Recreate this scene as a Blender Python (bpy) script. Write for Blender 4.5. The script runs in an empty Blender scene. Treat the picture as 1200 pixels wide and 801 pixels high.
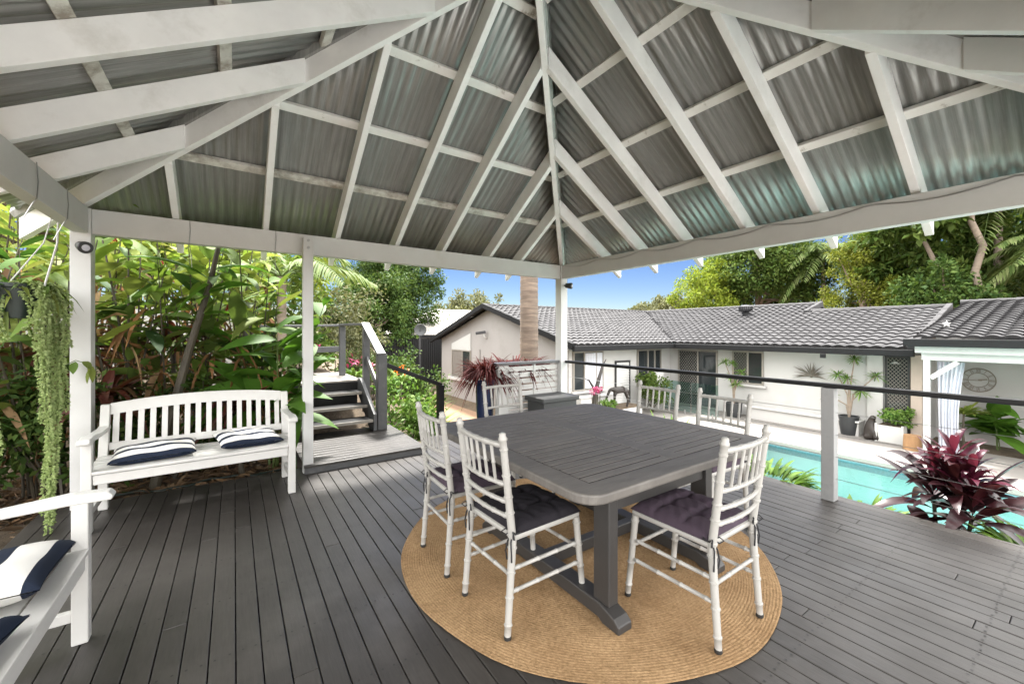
import bpy, bmesh, math, random
import numpy as np
from mathutils import Vector, Matrix, Euler
R = math.radians
sc = bpy.context.scene
COL = sc.collection
rnd = random.Random(7)

# ------------------------------------------------------------------ camera, sky, sun, exposure
cd = bpy.data.cameras.new('camera'); cam = bpy.data.objects.new('camera', cd); COL.objects.link(cam)
cd.sensor_width = 36; cd.sensor_fit = 'HORIZONTAL'; cd.lens = 14.328
cd.shift_y = -0.0102; cd.clip_start = 0.05; cd.clip_end = 2000
cam.location = (0, 0, 1.38); cam.rotation_euler = (R(90), 0, R(-34.29))
sc.camera = cam

SKY_SAT, SKY_VAL, CLOUD_FILL = 1.24, .18, 9.2
SUN_EL = 62; SUN_AZ = math.atan2(.30, .95)
SUN_DIR = Vector((math.sin(SUN_AZ)*math.cos(R(SUN_EL)), math.cos(SUN_AZ)*math.cos(R(SUN_EL)), math.sin(R(SUN_EL))))
w = bpy.data.worlds.new('World'); sc.world = w; w.use_nodes = True
nt = w.node_tree; bg = nt.nodes['Background']
sky = nt.nodes.new('ShaderNodeTexSky'); sky.sky_type = 'NISHITA'; sky.sun_disc = False
sky.sun_elevation = R(SUN_EL); sky.sun_rotation = SUN_AZ
sky.air_density = 1.0; sky.dust_density = 0.0; sky.ozone_density = 4.0; sky.altitude = 100
# blue low sky ahead of the camera, unseen white cloud overhead and behind it added as fill light
def WN(t, **kw):
    n = nt.nodes.new(t)
    for k, v_ in kw.items(): setattr(n, k, v_)
    return n
hsv = WN('ShaderNodeHueSaturation'); hsv.inputs['Saturation'].default_value = SKY_SAT; hsv.inputs['Value'].default_value = SKY_VAL; hsv.inputs['Hue'].default_value = .522
nt.links.new(sky.outputs[0], hsv.inputs['Color'])
tc = WN('ShaderNodeTexCoord')
dot = WN('ShaderNodeVectorMath', operation='DOT_PRODUCT'); dot.inputs[1].default_value = (-.563*.75, -.826*.75, 1.5); nt.links.new(tc.outputs['Generated'], dot.inputs[0])
nz = WN('ShaderNodeTexNoise'); nz.inputs['Scale'].default_value = 2.2; nz.inputs['Detail'].default_value = 6; nt.links.new(tc.outputs['Generated'], nz.inputs['Vector'])
ad = WN('ShaderNodeMath', operation='MULTIPLY_ADD'); ad.inputs[1].default_value = .9; nt.links.new(nz.outputs['Fac'], ad.inputs[0]); nt.links.new(dot.outputs['Value'], ad.inputs[2])
mr = WN('ShaderNodeMapRange', interpolation_type='SMOOTHSTEP'); mr.inputs[1].default_value = .35; mr.inputs[2].default_value = .95; nt.links.new(ad.outputs[0], mr.inputs[0])
mxw = WN('ShaderNodeMix', data_type='RGBA'); nt.links.new(mr.outputs[0], mxw.inputs[0]); nt.links.new(hsv.outputs[0], mxw.inputs[6]); mxw.inputs[7].default_value = (CLOUD_FILL, CLOUD_FILL*.985, CLOUD_FILL*.965, 1)
nt.links.new(mxw.outputs[2], bg.inputs[0]); bg.inputs[1].default_value = 0.10
sl = bpy.data.lights.new('sun', 'SUN'); sl.energy = 2.0; sl.angle = R(6.0); sl.color = (1, .965, .91)
so = bpy.data.objects.new('sun', sl); COL.objects.link(so)
so.rotation_euler = SUN_DIR.to_track_quat('Z', 'Y').to_euler(); so.location = (0, 0, 30)
vs = sc.view_settings; vs.view_transform = 'Standard'; vs.look = 'None'; vs.gamma = 1; vs.use_curve_mapping = False
vs.exposure = 2.82
sc.cycles.max_bounces = 10; sc.cycles.diffuse_bounces = 6; sc.cycles.transparent_max_bounces = 24
sc.cycles.glossy_bounces = 4; sc.cycles.caustics_reflective = False; sc.cycles.caustics_refractive = False
sc.cycles.sample_clamp_indirect = 6

# ------------------------------------------------------------------ materials
def newmat(name):
    m = bpy.data.materials.new(name); m.use_nodes = True
    nt = m.node_tree; p = nt.nodes['Principled BSDF']
    return m, nt, p
def N(nt, t, **kw):
    n = nt.nodes.new(t)
    for k, v in kw.items(): setattr(n, k, v)
    return n
def texco(nt, scale=(1, 1, 1), kind='Object'):
    t = N(nt, 'ShaderNodeTexCoord'); mp = N(nt, 'ShaderNodeMapping'); mp.inputs['Scale'].default_value = scale
    nt.links.new(t.outputs[kind], mp.inputs[0]); return mp.outputs[0]
def noise(nt, vec, scale, detail=4, rough=.6):
    n = N(nt, 'ShaderNodeTexNoise'); n.inputs['Scale'].default_value = scale
    n.inputs['Detail'].default_value = detail; n.inputs['Roughness'].default_value = rough
    nt.links.new(vec, n.inputs['Vector']); return n.outputs['Fac']
def ramp(nt, fac, stops):
    r = N(nt, 'ShaderNodeValToRGB'); e = r.color_ramp.elements
    while len(e) < len(stops): e.new(.5)
    for i, (p, c) in enumerate(stops):
        e[i].position = p; e[i].color = (*c, 1) if len(c) == 3 else c
    nt.links.new(fac, r.inputs[0]); return r.outputs[0]
def mixc(nt, fac, a, b, mode='MIX'):
    m = N(nt, 'ShaderNodeMix', data_type='RGBA', blend_type=mode)
    for s, v in ((m.inputs[0], fac), (m.inputs[6], a), (m.inputs[7], b)):
        if isinstance(v, bpy.types.NodeSocket): nt.links.new(v, s)
        elif isinstance(v, (int, float)): s.default_value = v
        else: s.default_value = (*v, 1)
    return m.outputs[2]
def bump(nt, p, h, strength, dist=.01):
    b = N(nt, 'ShaderNodeBump'); b.inputs['Strength'].default_value = strength; b.inputs['Distance'].default_value = dist
    nt.links.new(h, b.inputs['Height']); nt.links.new(b.outputs[0], p.inputs['Normal'])
def island(nt):
    return N(nt, 'ShaderNodeNewGeometry').outputs['Random Per Island']
def sc3(c, k): return tuple(min(1, x*k) for x in c)

def M(name, col, rough=.5, var=.12, scale=6, stretch=(1, 1, 1), metal=0, bmp=.15, spec=.5, isl=0.0, dirt=None, dscale=3, damt=(.55, .75), fine=60):
    m, nt, p = newmat(name)
    v = texco(nt, stretch)
    n = noise(nt, v, scale, 5)
    c = ramp(nt, n, [(.25, sc3(col, 1-var)), (.75, sc3(col, 1+var))])
    if isl:
        c2 = ramp(nt, island(nt), [(0, (1-isl,)*3), (1, (1+isl*.0,)*3)])
        c = mixc(nt, 1.0, c, c2, 'MULTIPLY')
    if dirt:
        d = noise(nt, v, dscale, 8, .7)
        f = ramp(nt, d, [(damt[0], (0, 0, 0)), (damt[1], (1, 1, 1))])
        c = mixc(nt, f, c, dirt)
    nt.links.new(c, p.inputs['Base Color'])
    p.inputs['Roughness'].default_value = rough; p.inputs['Metallic'].default_value = metal
    p.inputs['Specular IOR Level'].default_value = spec
    if bmp:
        bump(nt, p, noise(nt, v, fine, 4), bmp, .004)
    return m

def leafmat(name, cols, rough=.42, trans=.35, spec=.4):
    m, nt, p = newmat(name)
    st = [(i/max(1, len(cols)-1), c) for i, c in enumerate(cols)]
    c = ramp(nt, island(nt), st)
    nn = noise(nt, texco(nt), 9, 3)
    c = mixc(nt, 1.0, c, ramp(nt, nn, [(.3, (.78, .78, .78)), (.7, (1, 1, 1))]), 'MULTIPLY')
    nt.links.new(c, p.inputs['Base Color']); p.inputs['Roughness'].default_value = rough
    p.inputs['Specular IOR Level'].default_value = spec
    tr = N(nt, 'ShaderNodeBsdfTranslucent')
    tc = mixc(nt, 1.0, c, (1.12, 1.12, .72), 'MULTIPLY')
    nt.links.new(tc, tr.inputs[0])
    mx = N(nt, 'ShaderNodeMixShader'); mx.inputs[0].default_value = trans
    nt.links.new(p.outputs[0], mx.inputs[1]); nt.links.new(tr.outputs[0], mx.inputs[2])
    nt.links.new(mx.outputs[0], nt.nodes['Material Output'].inputs[0])
    return m

MAT = {}
MAT['white_timber'] = M('painted_timber', (.62, .622, .615), .55, .06, 4, (1, 1, 1), bmp=.22, dirt=(.55, .53, .49), dscale=5, damt=(.60, .85), fine=38)
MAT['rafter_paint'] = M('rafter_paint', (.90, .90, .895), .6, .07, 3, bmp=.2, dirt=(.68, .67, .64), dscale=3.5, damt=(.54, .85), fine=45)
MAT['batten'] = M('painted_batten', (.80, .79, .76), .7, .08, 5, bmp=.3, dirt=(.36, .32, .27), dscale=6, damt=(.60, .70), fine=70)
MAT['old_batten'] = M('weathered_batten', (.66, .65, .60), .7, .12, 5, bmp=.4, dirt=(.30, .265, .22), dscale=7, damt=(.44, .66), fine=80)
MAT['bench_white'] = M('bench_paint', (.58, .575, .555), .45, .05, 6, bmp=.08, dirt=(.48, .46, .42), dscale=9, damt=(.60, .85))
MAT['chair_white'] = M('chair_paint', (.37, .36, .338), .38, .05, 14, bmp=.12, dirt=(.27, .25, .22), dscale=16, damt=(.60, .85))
MAT['black_rubber'] = M('black_rubber', (.02, .02, .02), .6, .1)
MAT['dark_metal'] = M('dark_metal', (.03, .03, .033), .38, .2, 12, bmp=.1)
MAT['steel'] = M('steel_wire', (.45, .45, .45), .35, .1, metal=1, bmp=0)
MAT['table_grey'] = M('table_paint', (.138, .126, .114), .58, .24, 7, (1, 5, 1), bmp=.2, isl=.16, dirt=(.175, .163, .15), dscale=4, damt=(.5, .8), fine=50)
MAT['table_dark'] = M('table_leg_paint', (.034, .032, .031), .45, .15, 5, bmp=.15)
MAT['rail_grey'] = M('charcoal_rail', (.075, .077, .08), .42, .15, 7, bmp=.12, dirt=(.13, .13, .13), dscale=5)
MAT['rail_black'] = M('black_rail', (.011, .011, .0115), .5, .15, 7, bmp=.06, spec=.25)
MAT['house_white'] = M('white_render', (.46, .452, .438), .8, .035, 1.5, bmp=.25, dirt=(.40, .385, .36), dscale=.8, damt=(.55, .85), fine=30)
MAT['house_beige'] = M('beige_render', (.29, .275, .266), .85, .05, 1.2, bmp=.35, dirt=(.25, .235, .222), dscale=.9, fine=26)
MAT['taupe'] = M('taupe_trim', (.46, .38, .32), .7, .05)
MAT['gutter'] = M('charcoal_gutter', (.011, .0113, .012), .6, .1, spec=.2)
MAT['win_frame'] = M('window_frame', (.26, .24, .21), .45, .05)
MAT['black_frame'] = M('black_frame', (.03, .03, .03), .4, .05)
MAT['white_paint'] = M('white_gloss', (.50, .50, .485), .4, .03)
MAT['concrete'] = M('pale_paving', (.205, .19, .175), .8, .1, 1.4, bmp=.25, dirt=(.15, .138, .125), dscale=1.7, damt=(.5, .8), fine=40)
MAT['bounce_pale'] = M('bounce_slab_white', (.78, .775, .76), .85, .05, 1.2, bmp=.2)
MAT['coping'] = M('pool_coping', (.31, .285, .26), .75, .07, 3, bmp=.2)
MAT['pool_wall'] = M('pool_plaster', (.38, .545, .53), .7, .05, 2, bmp=0)
MAT['pot_dark'] = M('dark_pot', (.03, .032, .034), .45, .2)
MAT['pot_blue'] = M('blue_glaze', (.012, .02, .06), .2, .2)
MAT['pot_green'] = M('green_plastic_pot', (.006, .015, .011), .45, .2)
MAT['bark'] = M('bark', (.16, .115, .085), .9, .3, 5, (1, 1, .3), bmp=.8, fine=20)
MAT['palm_bark'] = M('ringed_palm_bark', (.16, .12, .092), .9, .4, 2.2, (1, 1, 9), bmp=1, dirt=(.07, .05, .038), dscale=2.6, damt=(.40, .74), fine=26)
MAT['pale_bark'] = M('pale_bark', (.22, .175, .135), .85, .25, 4, (1, 1, 2.5), bmp=.6, dirt=(.12, .09, .07), dscale=5, fine=22)
MAT['stem'] = M('dark_stem', (.055, .045, .028), .6, .35, 8, bmp=.3)
MAT['green_stem'] = M('green_stem', (.10, .15, .04), .5, .3, 8, bmp=.1)
MAT['box_grey'] = M('storage_box_resin', (.045, .047, .048), .55, .1, 8, bmp=.2)
MAT['bronze'] = M('dark_bronze', (.020, .015, .012), .45, .35, 14, bmp=.4)
MAT['cushion_tie'] = M('tie_ribbon', (.012, .012, .014), .7, .1)
MAT['cushion_black'] = M('black_cushion', (.016, .014, .018), .85, .2, 20, bmp=.3, fine=200, spec=.25)
MAT['cushion'] = M('plum_cushion', (.056, .040, .055), .85, .2, 20, bmp=.3, fine=200, spec=.25)
MAT['nb_roof'] = M('cream_sheet_roof', (.36, .335, .30), .6, .05, 1)
MAT['clock_metal'] = M('bronze_wire', (.22, .19, .15), .5, .15)
MAT['curtain'] = M('sheer_curtain', (.62, .63, .68), .9, .08, 3, bmp=.05)
MAT['timber_raw'] = M('raw_log', (.30, .17, .08), .85, .3, 5, (1, 1, .3), bmp=.5)
MAT['flower_red'] = leafmat('red_flower', [(0.294, 0.012, 0.016), (0.385, 0.024, 0.024)], trans=.2)
MAT['flower_pink'] = leafmat('pink_flower', [(.34, .02, .11), (.46, .05, .17)], trans=.2)
MAT['flower_orange'] = leafmat('orange_flower', [(.60, .10, .015), (.75, .20, .02)], trans=.25)
MAT['lamp_glass'] = M('lamp_lens', (.55, .55, .62), .15, .05, bmp=0)

MAT['ginger'] = leafmat('ginger_leaf', [(0.081, 0.156, 0.034), (0.162, 0.242, 0.041), (0.113, 0.203, 0.041), (0.243, 0.288, 0.068), (0.040, 0.094, 0.028), (0.194, 0.257, 0.055)], trans=.30, rough=.6, spec=.2)
MAT['ginger_dark'] = leafmat('dark_ginger_leaf', [(0.046, 0.111, 0.021), (0.078, 0.182, 0.029), (0.026, 0.065, 0.016), (0.117, 0.221, 0.039)], trans=.3)
MAT['ginger_lime'] = leafmat('lime_leaf', [(0.162, 0.266, 0.042), (0.294, 0.339, 0.086), (0.221, 0.311, 0.061), (0.330, 0.339, 0.122)], trans=.40, rough=.6, spec=.2)
MAT['dry_leaf'] = leafmat('dry_leaf', [(0.208, 0.111, 0.046), (0.338, 0.169, 0.065), (0.117, 0.058, 0.029), (0.390, 0.260, 0.130)], rough=.8, trans=.12)
MAT['litter'] = leafmat('leaf_litter', [(0.120, 0.072, 0.038), (0.204, 0.120, 0.060), (0.060, 0.036, 0.022), (0.288, 0.192, 0.108)], rough=.9, trans=.03)
MAT['paddle'] = leafmat('paddle_leaf', [(0.059, 0.157, 0.020), (0.098, 0.216, 0.025), (0.078, 0.186, 0.022)], trans=.35, rough=.55, spec=.25)
MAT['tree_mid'] = leafmat('tree_leaf', [(0.049, 0.092, 0.018), (0.081, 0.137, 0.026), (0.129, 0.175, 0.038), (0.040, 0.068, 0.015)], trans=.3, rough=.65, spec=.15)
MAT['tree_yellow'] = leafmat('yellow_tree_leaf', [(0.197, 0.252, 0.030), (0.277, 0.324, 0.040), (0.132, 0.216, 0.030)], trans=.35, rough=.65, spec=.15)
MAT['tree_dark'] = leafmat('dark_tree_leaf', [(0.030, 0.065, 0.015), (0.061, 0.109, 0.022), (0.101, 0.147, 0.033)], trans=.22, rough=.65, spec=.15)
MAT['tree_grey'] = leafmat('grey_green_leaf', [(0.120, 0.132, 0.066), (0.180, 0.180, 0.090), (0.084, 0.096, 0.048)], trans=.25, rough=.65, spec=.15)
MAT['conifer'] = leafmat('golden_conifer', [(0.078, 0.114, 0.013), (0.154, 0.175, 0.021), (0.206, 0.220, 0.033), (0.110, 0.137, 0.017)], trans=.3, rough=.65, spec=.15)
MAT['palm'] = leafmat('palm_leaf', [(0.081, 0.130, 0.035), (0.138, 0.194, 0.058), (0.196, 0.227, 0.092)], trans=.3, rough=.65, spec=.15)
MAT['shrub'] = leafmat('shrub_leaf', [(0.108, 0.216, 0.036), (0.192, 0.324, 0.060), (0.060, 0.144, 0.024), (0.288, 0.396, 0.120)], trans=.30, rough=.6, spec=.2)
MAT['cordyline'] = leafmat('burgundy_leaf', [(.030, .008, .010), (.055, .011, .016), (.015, .006, .008), (.040, .010, .013)], rough=.3, trans=.22)
MAT['cordyline_top'] = leafmat('magenta_leaf', [(0.071, 0.007, 0.025), (0.125, 0.020, 0.044), (0.049, 0.006, 0.015)], rough=.33, trans=.3)
MAT['cord_red'] = leafmat('wine_leaf', [(0.081, 0.017, 0.018), (0.118, 0.025, 0.024), (0.043, 0.011, 0.013)], rough=.7, trans=.25, spec=.12)
MAT['succulent'] = leafmat('donkey_tail', [(0.315, 0.420, 0.162), (0.420, 0.504, 0.212), (0.252, 0.347, 0.119)], rough=.6, trans=.15)
MAT['grey_agave'] = leafmat('grey_spike', [(.12, .11, .09), (.18, .16, .13)], rough=.6, trans=.05)

def tin_mat(name, stretch):
    m, nt, p = newmat(name)
    v = texco(nt, (1, 1, 1)); st = noise(nt, texco(nt, stretch), 1.0, 6, .75); n = noise(nt, v, 2.2, 5)
    c = ramp(nt, st, [(.28, (.24, .241, .234)), (.50, (.335, .337, .327)), (.72, (.45, .45, .44))])
    c = mixc(nt, 1.0, c, ramp(nt, n, [(.3, (.82, .82, .80)), (.7, (1, 1, 1))]), 'MULTIPLY')
    nt.links.new(c, p.inputs['Base Color'])
    p.inputs['Metallic'].default_value = .45
    nt.links.new(ramp(nt, st, [(.3, (.46,)*3), (.7, (.36,)*3)]), p.inputs['Roughness'])
    bump(nt, p, st, .16, .004)
    return m
MAT['tin'] = tin_mat('corrugated_tin', (34, 1.1, 1)); MAT['tin_side'] = tin_mat('corrugated_tin_side', (1.1, 34, 1))
def deck_mat():
    m, nt, p = newmat('charcoal_decking')
    v = texco(nt, (14, 1.2, 1)); v2 = texco(nt)
    n = noise(nt, v, 6, 6, .7)
    c = ramp(nt, n, [(.22, (.031, .0275, .0245)), (.78, (.060, .054, .049))])
    c = mixc(nt, 1.0, c, ramp(nt, island(nt), [(0, (.70, .70, .70)), (1, (1.0, 1.0, 1.0))]), 'MULTIPLY')
    f = ramp(nt, noise(nt, v2, 1.3, 6, .65), [(.50, (0, 0, 0)), (.75, (1, 1, 1))])
    c = mixc(nt, f, c, (.074, .067, .061))
    f2 = ramp(nt, noise(nt, v2, 9, 8, .8), [(.66, (0, 0, 0)), (.74, (1, 1, 1))])
    c = mixc(nt, f2, c, (.038, .031, .026))
    nt.links.new(c, p.inputs['Base Color'])
    nt.links.new(ramp(nt, noise(nt, v2, 3, 5), [(.3, (.36,)*3), (.7, (.52,)*3)]), p.inputs['Roughness'])
    bump(nt, p, n, .28, .003)
    return m
MAT['deck'] = deck_mat()
def rug_mat():
    m, nt, p = newmat('braided_jute')
    v = texco(nt)
    n1 = noise(nt, v, 2.2, 6, .7); n2 = noise(nt, v, 70, 3, .7)
    c = ramp(nt, n1, [(.3, (.285, .178, .093)), (.7, (.46, .31, .172))])
    c = mixc(nt, 1.0, c, ramp(nt, n2, [(.25, (.58, .55, .5)), (.7, (1, 1, 1))]), 'MULTIPLY')
    f = ramp(nt, noise(nt, v, 11, 8, .8), [(.64, (0, 0, 0)), (.75, (1, 1, 1))])
    c = mixc(nt, f, c, (.17, .095, .045))
    nt.links.new(c, p.inputs['Base Color']); p.inputs['Roughness'].default_value = .95; p.inputs['Specular IOR Level'].default_value = .1
    bump(nt, p, n2, .8, .006)
    return m
MAT['rug'] = rug_mat()
def tile_mat():
    m, nt, p = newmat('grey_roof_tile')
    v = texco(nt)
    c = ramp(nt, noise(nt, v, 1.4, 6, .7), [(.3, (.038, .037, .039)), (.7, (.064, .0625, .065))])
    c = mixc(nt, 1.0, c, ramp(nt, island(nt), [(0, (.80, .80, .80)), (1, (1, 1, 1))]), 'MULTIPLY')
    nt.links.new(c, p.inputs['Base Color']); p.inputs['Roughness'].default_value = .7; p.inputs['Specular IOR Level'].default_value = .25
    bump(nt, p, noise(nt, v, 40, 3), .2, .004)
    return m
MAT['tile'] = tile_mat()
def ground_mat():
    m, nt, p = newmat('garden_soil')
    v = texco(nt)
    c = ramp(nt, noise(nt, v, .5, 6, .7), [(.3, (.10, .07, .045)), (.6, (.17, .125, .08)), (.8, (.09, .10, .04))])
    c = mixc(nt, 1.0, c, ramp(nt, noise(nt, v, 12, 6, .8), [(.3, (.5, .5, .5)), (.7, (1, 1, 1))]), 'MULTIPLY')
    nt.links.new(c, p.inputs['Base Color']); p.inputs['Roughness'].default_value = .95
    bump(nt, p, noise(nt, v, 14, 6, .8), 1, .05)
    return m
MAT['soil'] = ground_mat()
MAT['gravel'] = M('pink_gravel', (.26, .16, .10), .9, .3, 30, bmp=1, fine=60)
def water_mat():
    m, nt, p = newmat('pool_water')
    out = nt.nodes['Material Output']
    tr = N(nt, 'ShaderNodeBsdfTransparent'); tr.inputs[0].default_value = (.80, .95, .945, 1)
    gl = N(nt, 'ShaderNodeBsdfGlossy'); gl.inputs['Roughness'].default_value = .03
    fr = N(nt, 'ShaderNodeFresnel'); fr.inputs[0].default_value = 1.33
    b = N(nt, 'ShaderNodeBump'); b.inputs['Strength'].default_value = .35; b.inputs['Distance'].default_value = .02
    nt.links.new(noise(nt, texco(nt), 3.5, 3), b.inputs['Height'])
    nt.links.new(b.outputs[0], gl.inputs['Normal']); nt.links.new(b.outputs[0], fr.inputs['Normal'])
    mx = N(nt, 'ShaderNodeMixShader'); nt.links.new(fr.outputs[0], mx.inputs[0])
    nt.links.new(tr.outputs[0], mx.inputs[1]); nt.links.new(gl.outputs[0], mx.inputs[2]); nt.links.new(mx.outputs[0], out.inputs[0])
    return m
MAT['water'] = water_mat()
def glass_mat(name, tint, ior=1.5):
    m, nt, p = newmat(name); out = nt.nodes['Material Output']
    tr = N(nt, 'ShaderNodeBsdfTransparent'); tr.inputs[0].default_value = (*tint, 1)
    gl = N(nt, 'ShaderNodeBsdfGlossy'); gl.inputs['Roughness'].default_value = .02
    fr = N(nt, 'ShaderNodeFresnel'); fr.inputs[0].default_value = ior
    mx = N(nt, 'ShaderNodeMixShader'); nt.links.new(fr.outputs[0], mx.inputs[0])
    nt.links.new(tr.outputs[0], mx.inputs[1]); nt.links.new(gl.outputs[0], mx.inputs[2]); nt.links.new(mx.outputs[0], out.inputs[0])
    return m
MAT['glass'] = glass_mat('clear_glass', (.86, .90, .90))
MAT['dark_glass'] = M('dark_window', (.025, .03, .032), .06, .1, bmp=0, spec=.8)
MAT['pool_glass'] = glass_mat('pool_fence_glass', (.72, .86, .84))
def stripe_mat():
    m, nt, p = newmat('navy_striped_canvas')
    t = N(nt, 'ShaderNodeTexCoord'); s = N(nt, 'ShaderNodeSeparateXYZ'); nt.links.new(t.outputs['Object'], s.inputs[0])
    mul = N(nt, 'ShaderNodeMath', operation='MULTIPLY_ADD'); mul.inputs[1].default_value = 8.2; mul.inputs[2].default_value = .60
    nt.links.new(s.outputs['Y'], mul.inputs[0])
    fr = N(nt, 'ShaderNodeMath', operation='FRACT'); nt.links.new(mul.outputs[0], fr.inputs[0])
    gt = N(nt, 'ShaderNodeMath', operation='LESS_THAN'); gt.inputs[1].default_value = .41; nt.links.new(fr.outputs[0], gt.inputs[0])
    c = mixc(nt, gt.outputs[0], (.66, .65, .62), (.012, .0185, .036))
    nt.links.new(c, p.inputs['Base Color']); p.inputs['Roughness'].default_value = .85; p.inputs['Specular IOR Level'].default_value = .2
    bump(nt, p, noise(nt, texco(nt), 260, 2), .3, .002)
    return m
MAT['stripe'] = stripe_mat()
MAT['bronze_leaf'] = leafmat('bronze_leaf', [(.09, .025, .02), (.14, .04, .025), (.06, .03, .02), (.11, .06, .02)], trans=.3)
MAT['waterline'] = M('waterline_tile', (.10, .22, .25), .3, .3, 26, bmp=.1)
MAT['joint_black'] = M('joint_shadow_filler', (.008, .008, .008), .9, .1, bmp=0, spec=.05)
MAT['screw'] = M('screw_head', (.020, .019, .018), .5, .1, bmp=0)
MAT['screen_mesh'] = M('fly_screen', (.15, .135, .12), .6, .1)
MAT['post_grey'] = M('pale_grey_post', (.30, .30, .30), .6, .08, 5, bmp=.2, dirt=(.22, .22, .22), dscale=5)

# ------------------------------------------------------------------ helpers
def V(*a): return Vector(a)
class MB:
    def __init__(s): s.v = []; s.f = []; s.sm = []
    def add(s, vs, fs, smooth=False):
        o = len(s.v); s.v += [tuple(x) for x in vs]; s.f += [tuple(o+i for i in f) for f in fs]; s.sm += [smooth]*len(fs); return s
    def box(s, c, size, rot=None):
        hx, hy, hz = [x/2 for x in size]
        vs = [V(x, y, z) for x in (-hx, hx) for y in (-hy, hy) for z in (-hz, hz)]
        if rot is not None: vs = [rot @ v for v in vs]
        c = Vector(c)
        return s.add([v+c for v in vs], [(0, 1, 3, 2), (4, 6, 7, 5), (0, 4, 5, 1), (2, 3, 7, 6), (0, 2, 6, 4), (1, 5, 7, 3)])
    def bb(s, x0, x1, y0, y1, z0, z1):
        return s.box(((x0+x1)/2, (y0+y1)/2, (z0+z1)/2), (abs(x1-x0), abs(y1-y0), abs(z1-z0)))
    def bar(s, p0, p1, w, h, up=(0, 0, 1)):
        p0 = Vector(p0); p1 = Vector(p1); d = (p1-p0); L = d.length; d.normalize(); up = Vector(up)
        sd = d.cross(up)
        if sd.length < 1e-4: sd = d.cross(V(0, 1, 0))
        sd.normalize(); u = sd.cross(d)
        rot = Matrix((sd, d, u)).transposed()
        return s.box((p0+p1)/2, (w, L, h), rot)
    def prism(s, poly, off):
        """poly: list of 3D points, off: extrusion vector"""
        n = len(poly); off = Vector(off); a = [Vector(p) for p in poly]; b = [p+off for p in a]
        return s.add(a+b, [tuple(range(n-1, -1, -1)), tuple(range(n, 2*n))]+[(i, (i+1) % n, n+(i+1) % n, n+i) for i in range(n)])
    def tube(s, pts, rad, n=8, cap=True):
        pts = [Vector(p) for p in pts]
        if not hasattr(rad, '__len__'): rad = [rad]*len(pts)
        vs = []; fs = []; ref = None
        for i, p in enumerate(pts):
            d = (pts[min(i+1, len(pts)-1)]-pts[max(i-1, 0)]).normalized()
            if ref is None:
                ref = d.cross(V(0, 0, 1)) if abs(d.z) < .95 else d.cross(V(1, 0, 0))
            ref = (ref-d*ref.dot(d)).normalized(); b = d.cross(ref)
            for k in range(n):
                a = 2*math.pi*k/n; vs.append(p+(ref*math.cos(a)+b*math.sin(a))*rad[i])
        for i in range(len(pts)-1):
            for k in range(n):
                fs.append((i*n+k, i*n+(k+1) % n, (i+1)*n+(k+1) % n, (i+1)*n+k))
        if cap:
            fs.append(tuple(range(n-1, -1, -1))); m = (len(pts)-1)*n; fs.append(tuple(range(m, m+n)))
        return s.add(vs, fs, True)
    def bamboo(s, p0, p1, r, rings=(), n=8, r1=None, bulge=1.22, hw=.006, tip=None):
        p0 = Vector(p0); p1 = Vector(p1); L = (p1-p0).length; st = [(0, 1)]
        for t in sorted(rings):
            e = hw/L
            st += [(t-e, 1), (t-e*.55, bulge), (t+e*.55, bulge), (t+e, 1)]
        st.append((1, 1)); r1 = r if r1 is None else r1
        pts = [p0.lerp(p1, t) for t, k in st]; rad = [(r+(r1-r)*t)*k for t, k in st]
        if tip:
            d = (p1-p0).normalized()
            for dz, k in tip: pts.append(p1+d*dz); rad.append(r1*k)
        return s.tube(pts, rad, n)
    def lathe(s, prof, c=(0, 0, 0), n=24, rot=None):
        c = Vector(c); vs = []; fs = []; m = len(prof)
        for r, z in prof:
            for k in range(n):
                a = 2*math.pi*k/n; v = V(r*math.cos(a), r*math.sin(a), z)
                if rot is not None: v = rot @ v
                vs.append(v+c)
        for i in range(m-1):
            for k in range(n): fs.append((i*n+k, i*n+(k+1) % n, (i+1)*n+(k+1) % n, (i+1)*n+k))
        fs.append(tuple(range(n-1, -1, -1))); fs.append(tuple(range((m-1)*n, m*n)))
        return s.add(vs, fs, True)
    def grid(s, f, nu, nv, smooth=True):
        vs = [f(i/nu, j/nv) for i in range(nu+1) for j in range(nv+1)]
        fs = [(i*(nv+1)+j, (i+1)*(nv+1)+j, (i+1)*(nv+1)+j+1, i*(nv+1)+j+1) for i in range(nu) for j in range(nv)]
        return s.add(vs, fs, smooth)
    def build(s, name, mat, parent=None, bevel=0, ang=38):
        me = bpy.data.meshes.new(name); off = V(0, 0, 0)
        if parent is not None:
            q = parent
            while q is not None: off += q.location; q = q.parent
        elif s.v:
            a = np.array(s.v); off = V((a[:, 0].min()+a[:, 0].max())/2, (a[:, 1].min()+a[:, 1].max())/2, a[:, 2].min())
        me.from_pydata([(x-off.x, y-off.y, z-off.z) for x, y, z in s.v], [], s.f)
        if any(s.sm):
            me.polygons.foreach_set('use_smooth', s.sm)
            me.set_sharp_from_angle(angle=R(ang))
        me.materials.append(MAT[mat] if isinstance(mat, str) else mat)
        o = bpy.data.objects.new(name, me); COL.objects.link(o)
        if parent is not None: o.parent = parent
        else: o.location = off
        if bevel:
            b = o.modifiers.new('bevel', 'BEVEL'); b.width = bevel; b.segments = 2; b.limit_method = 'ANGLE'; b.angle_limit = R(35)
        return o
def tag(o, label=None, cat=None, group=None, kind=None):
    if label: o['label'] = label
    if cat: o['category'] = cat
    if group: o['group'] = group
    if kind: o['kind'] = kind
    return o
def thing(name, label, cat, loc=(0, 0, 0), group=None):
    o = bpy.data.objects.new(name, None); COL.objects.link(o); o.location = loc; o.empty_display_size = .1
    return tag(o, label, cat, group)
def kids(o): return [c for c in bpy.data.objects if c.parent == o]
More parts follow.
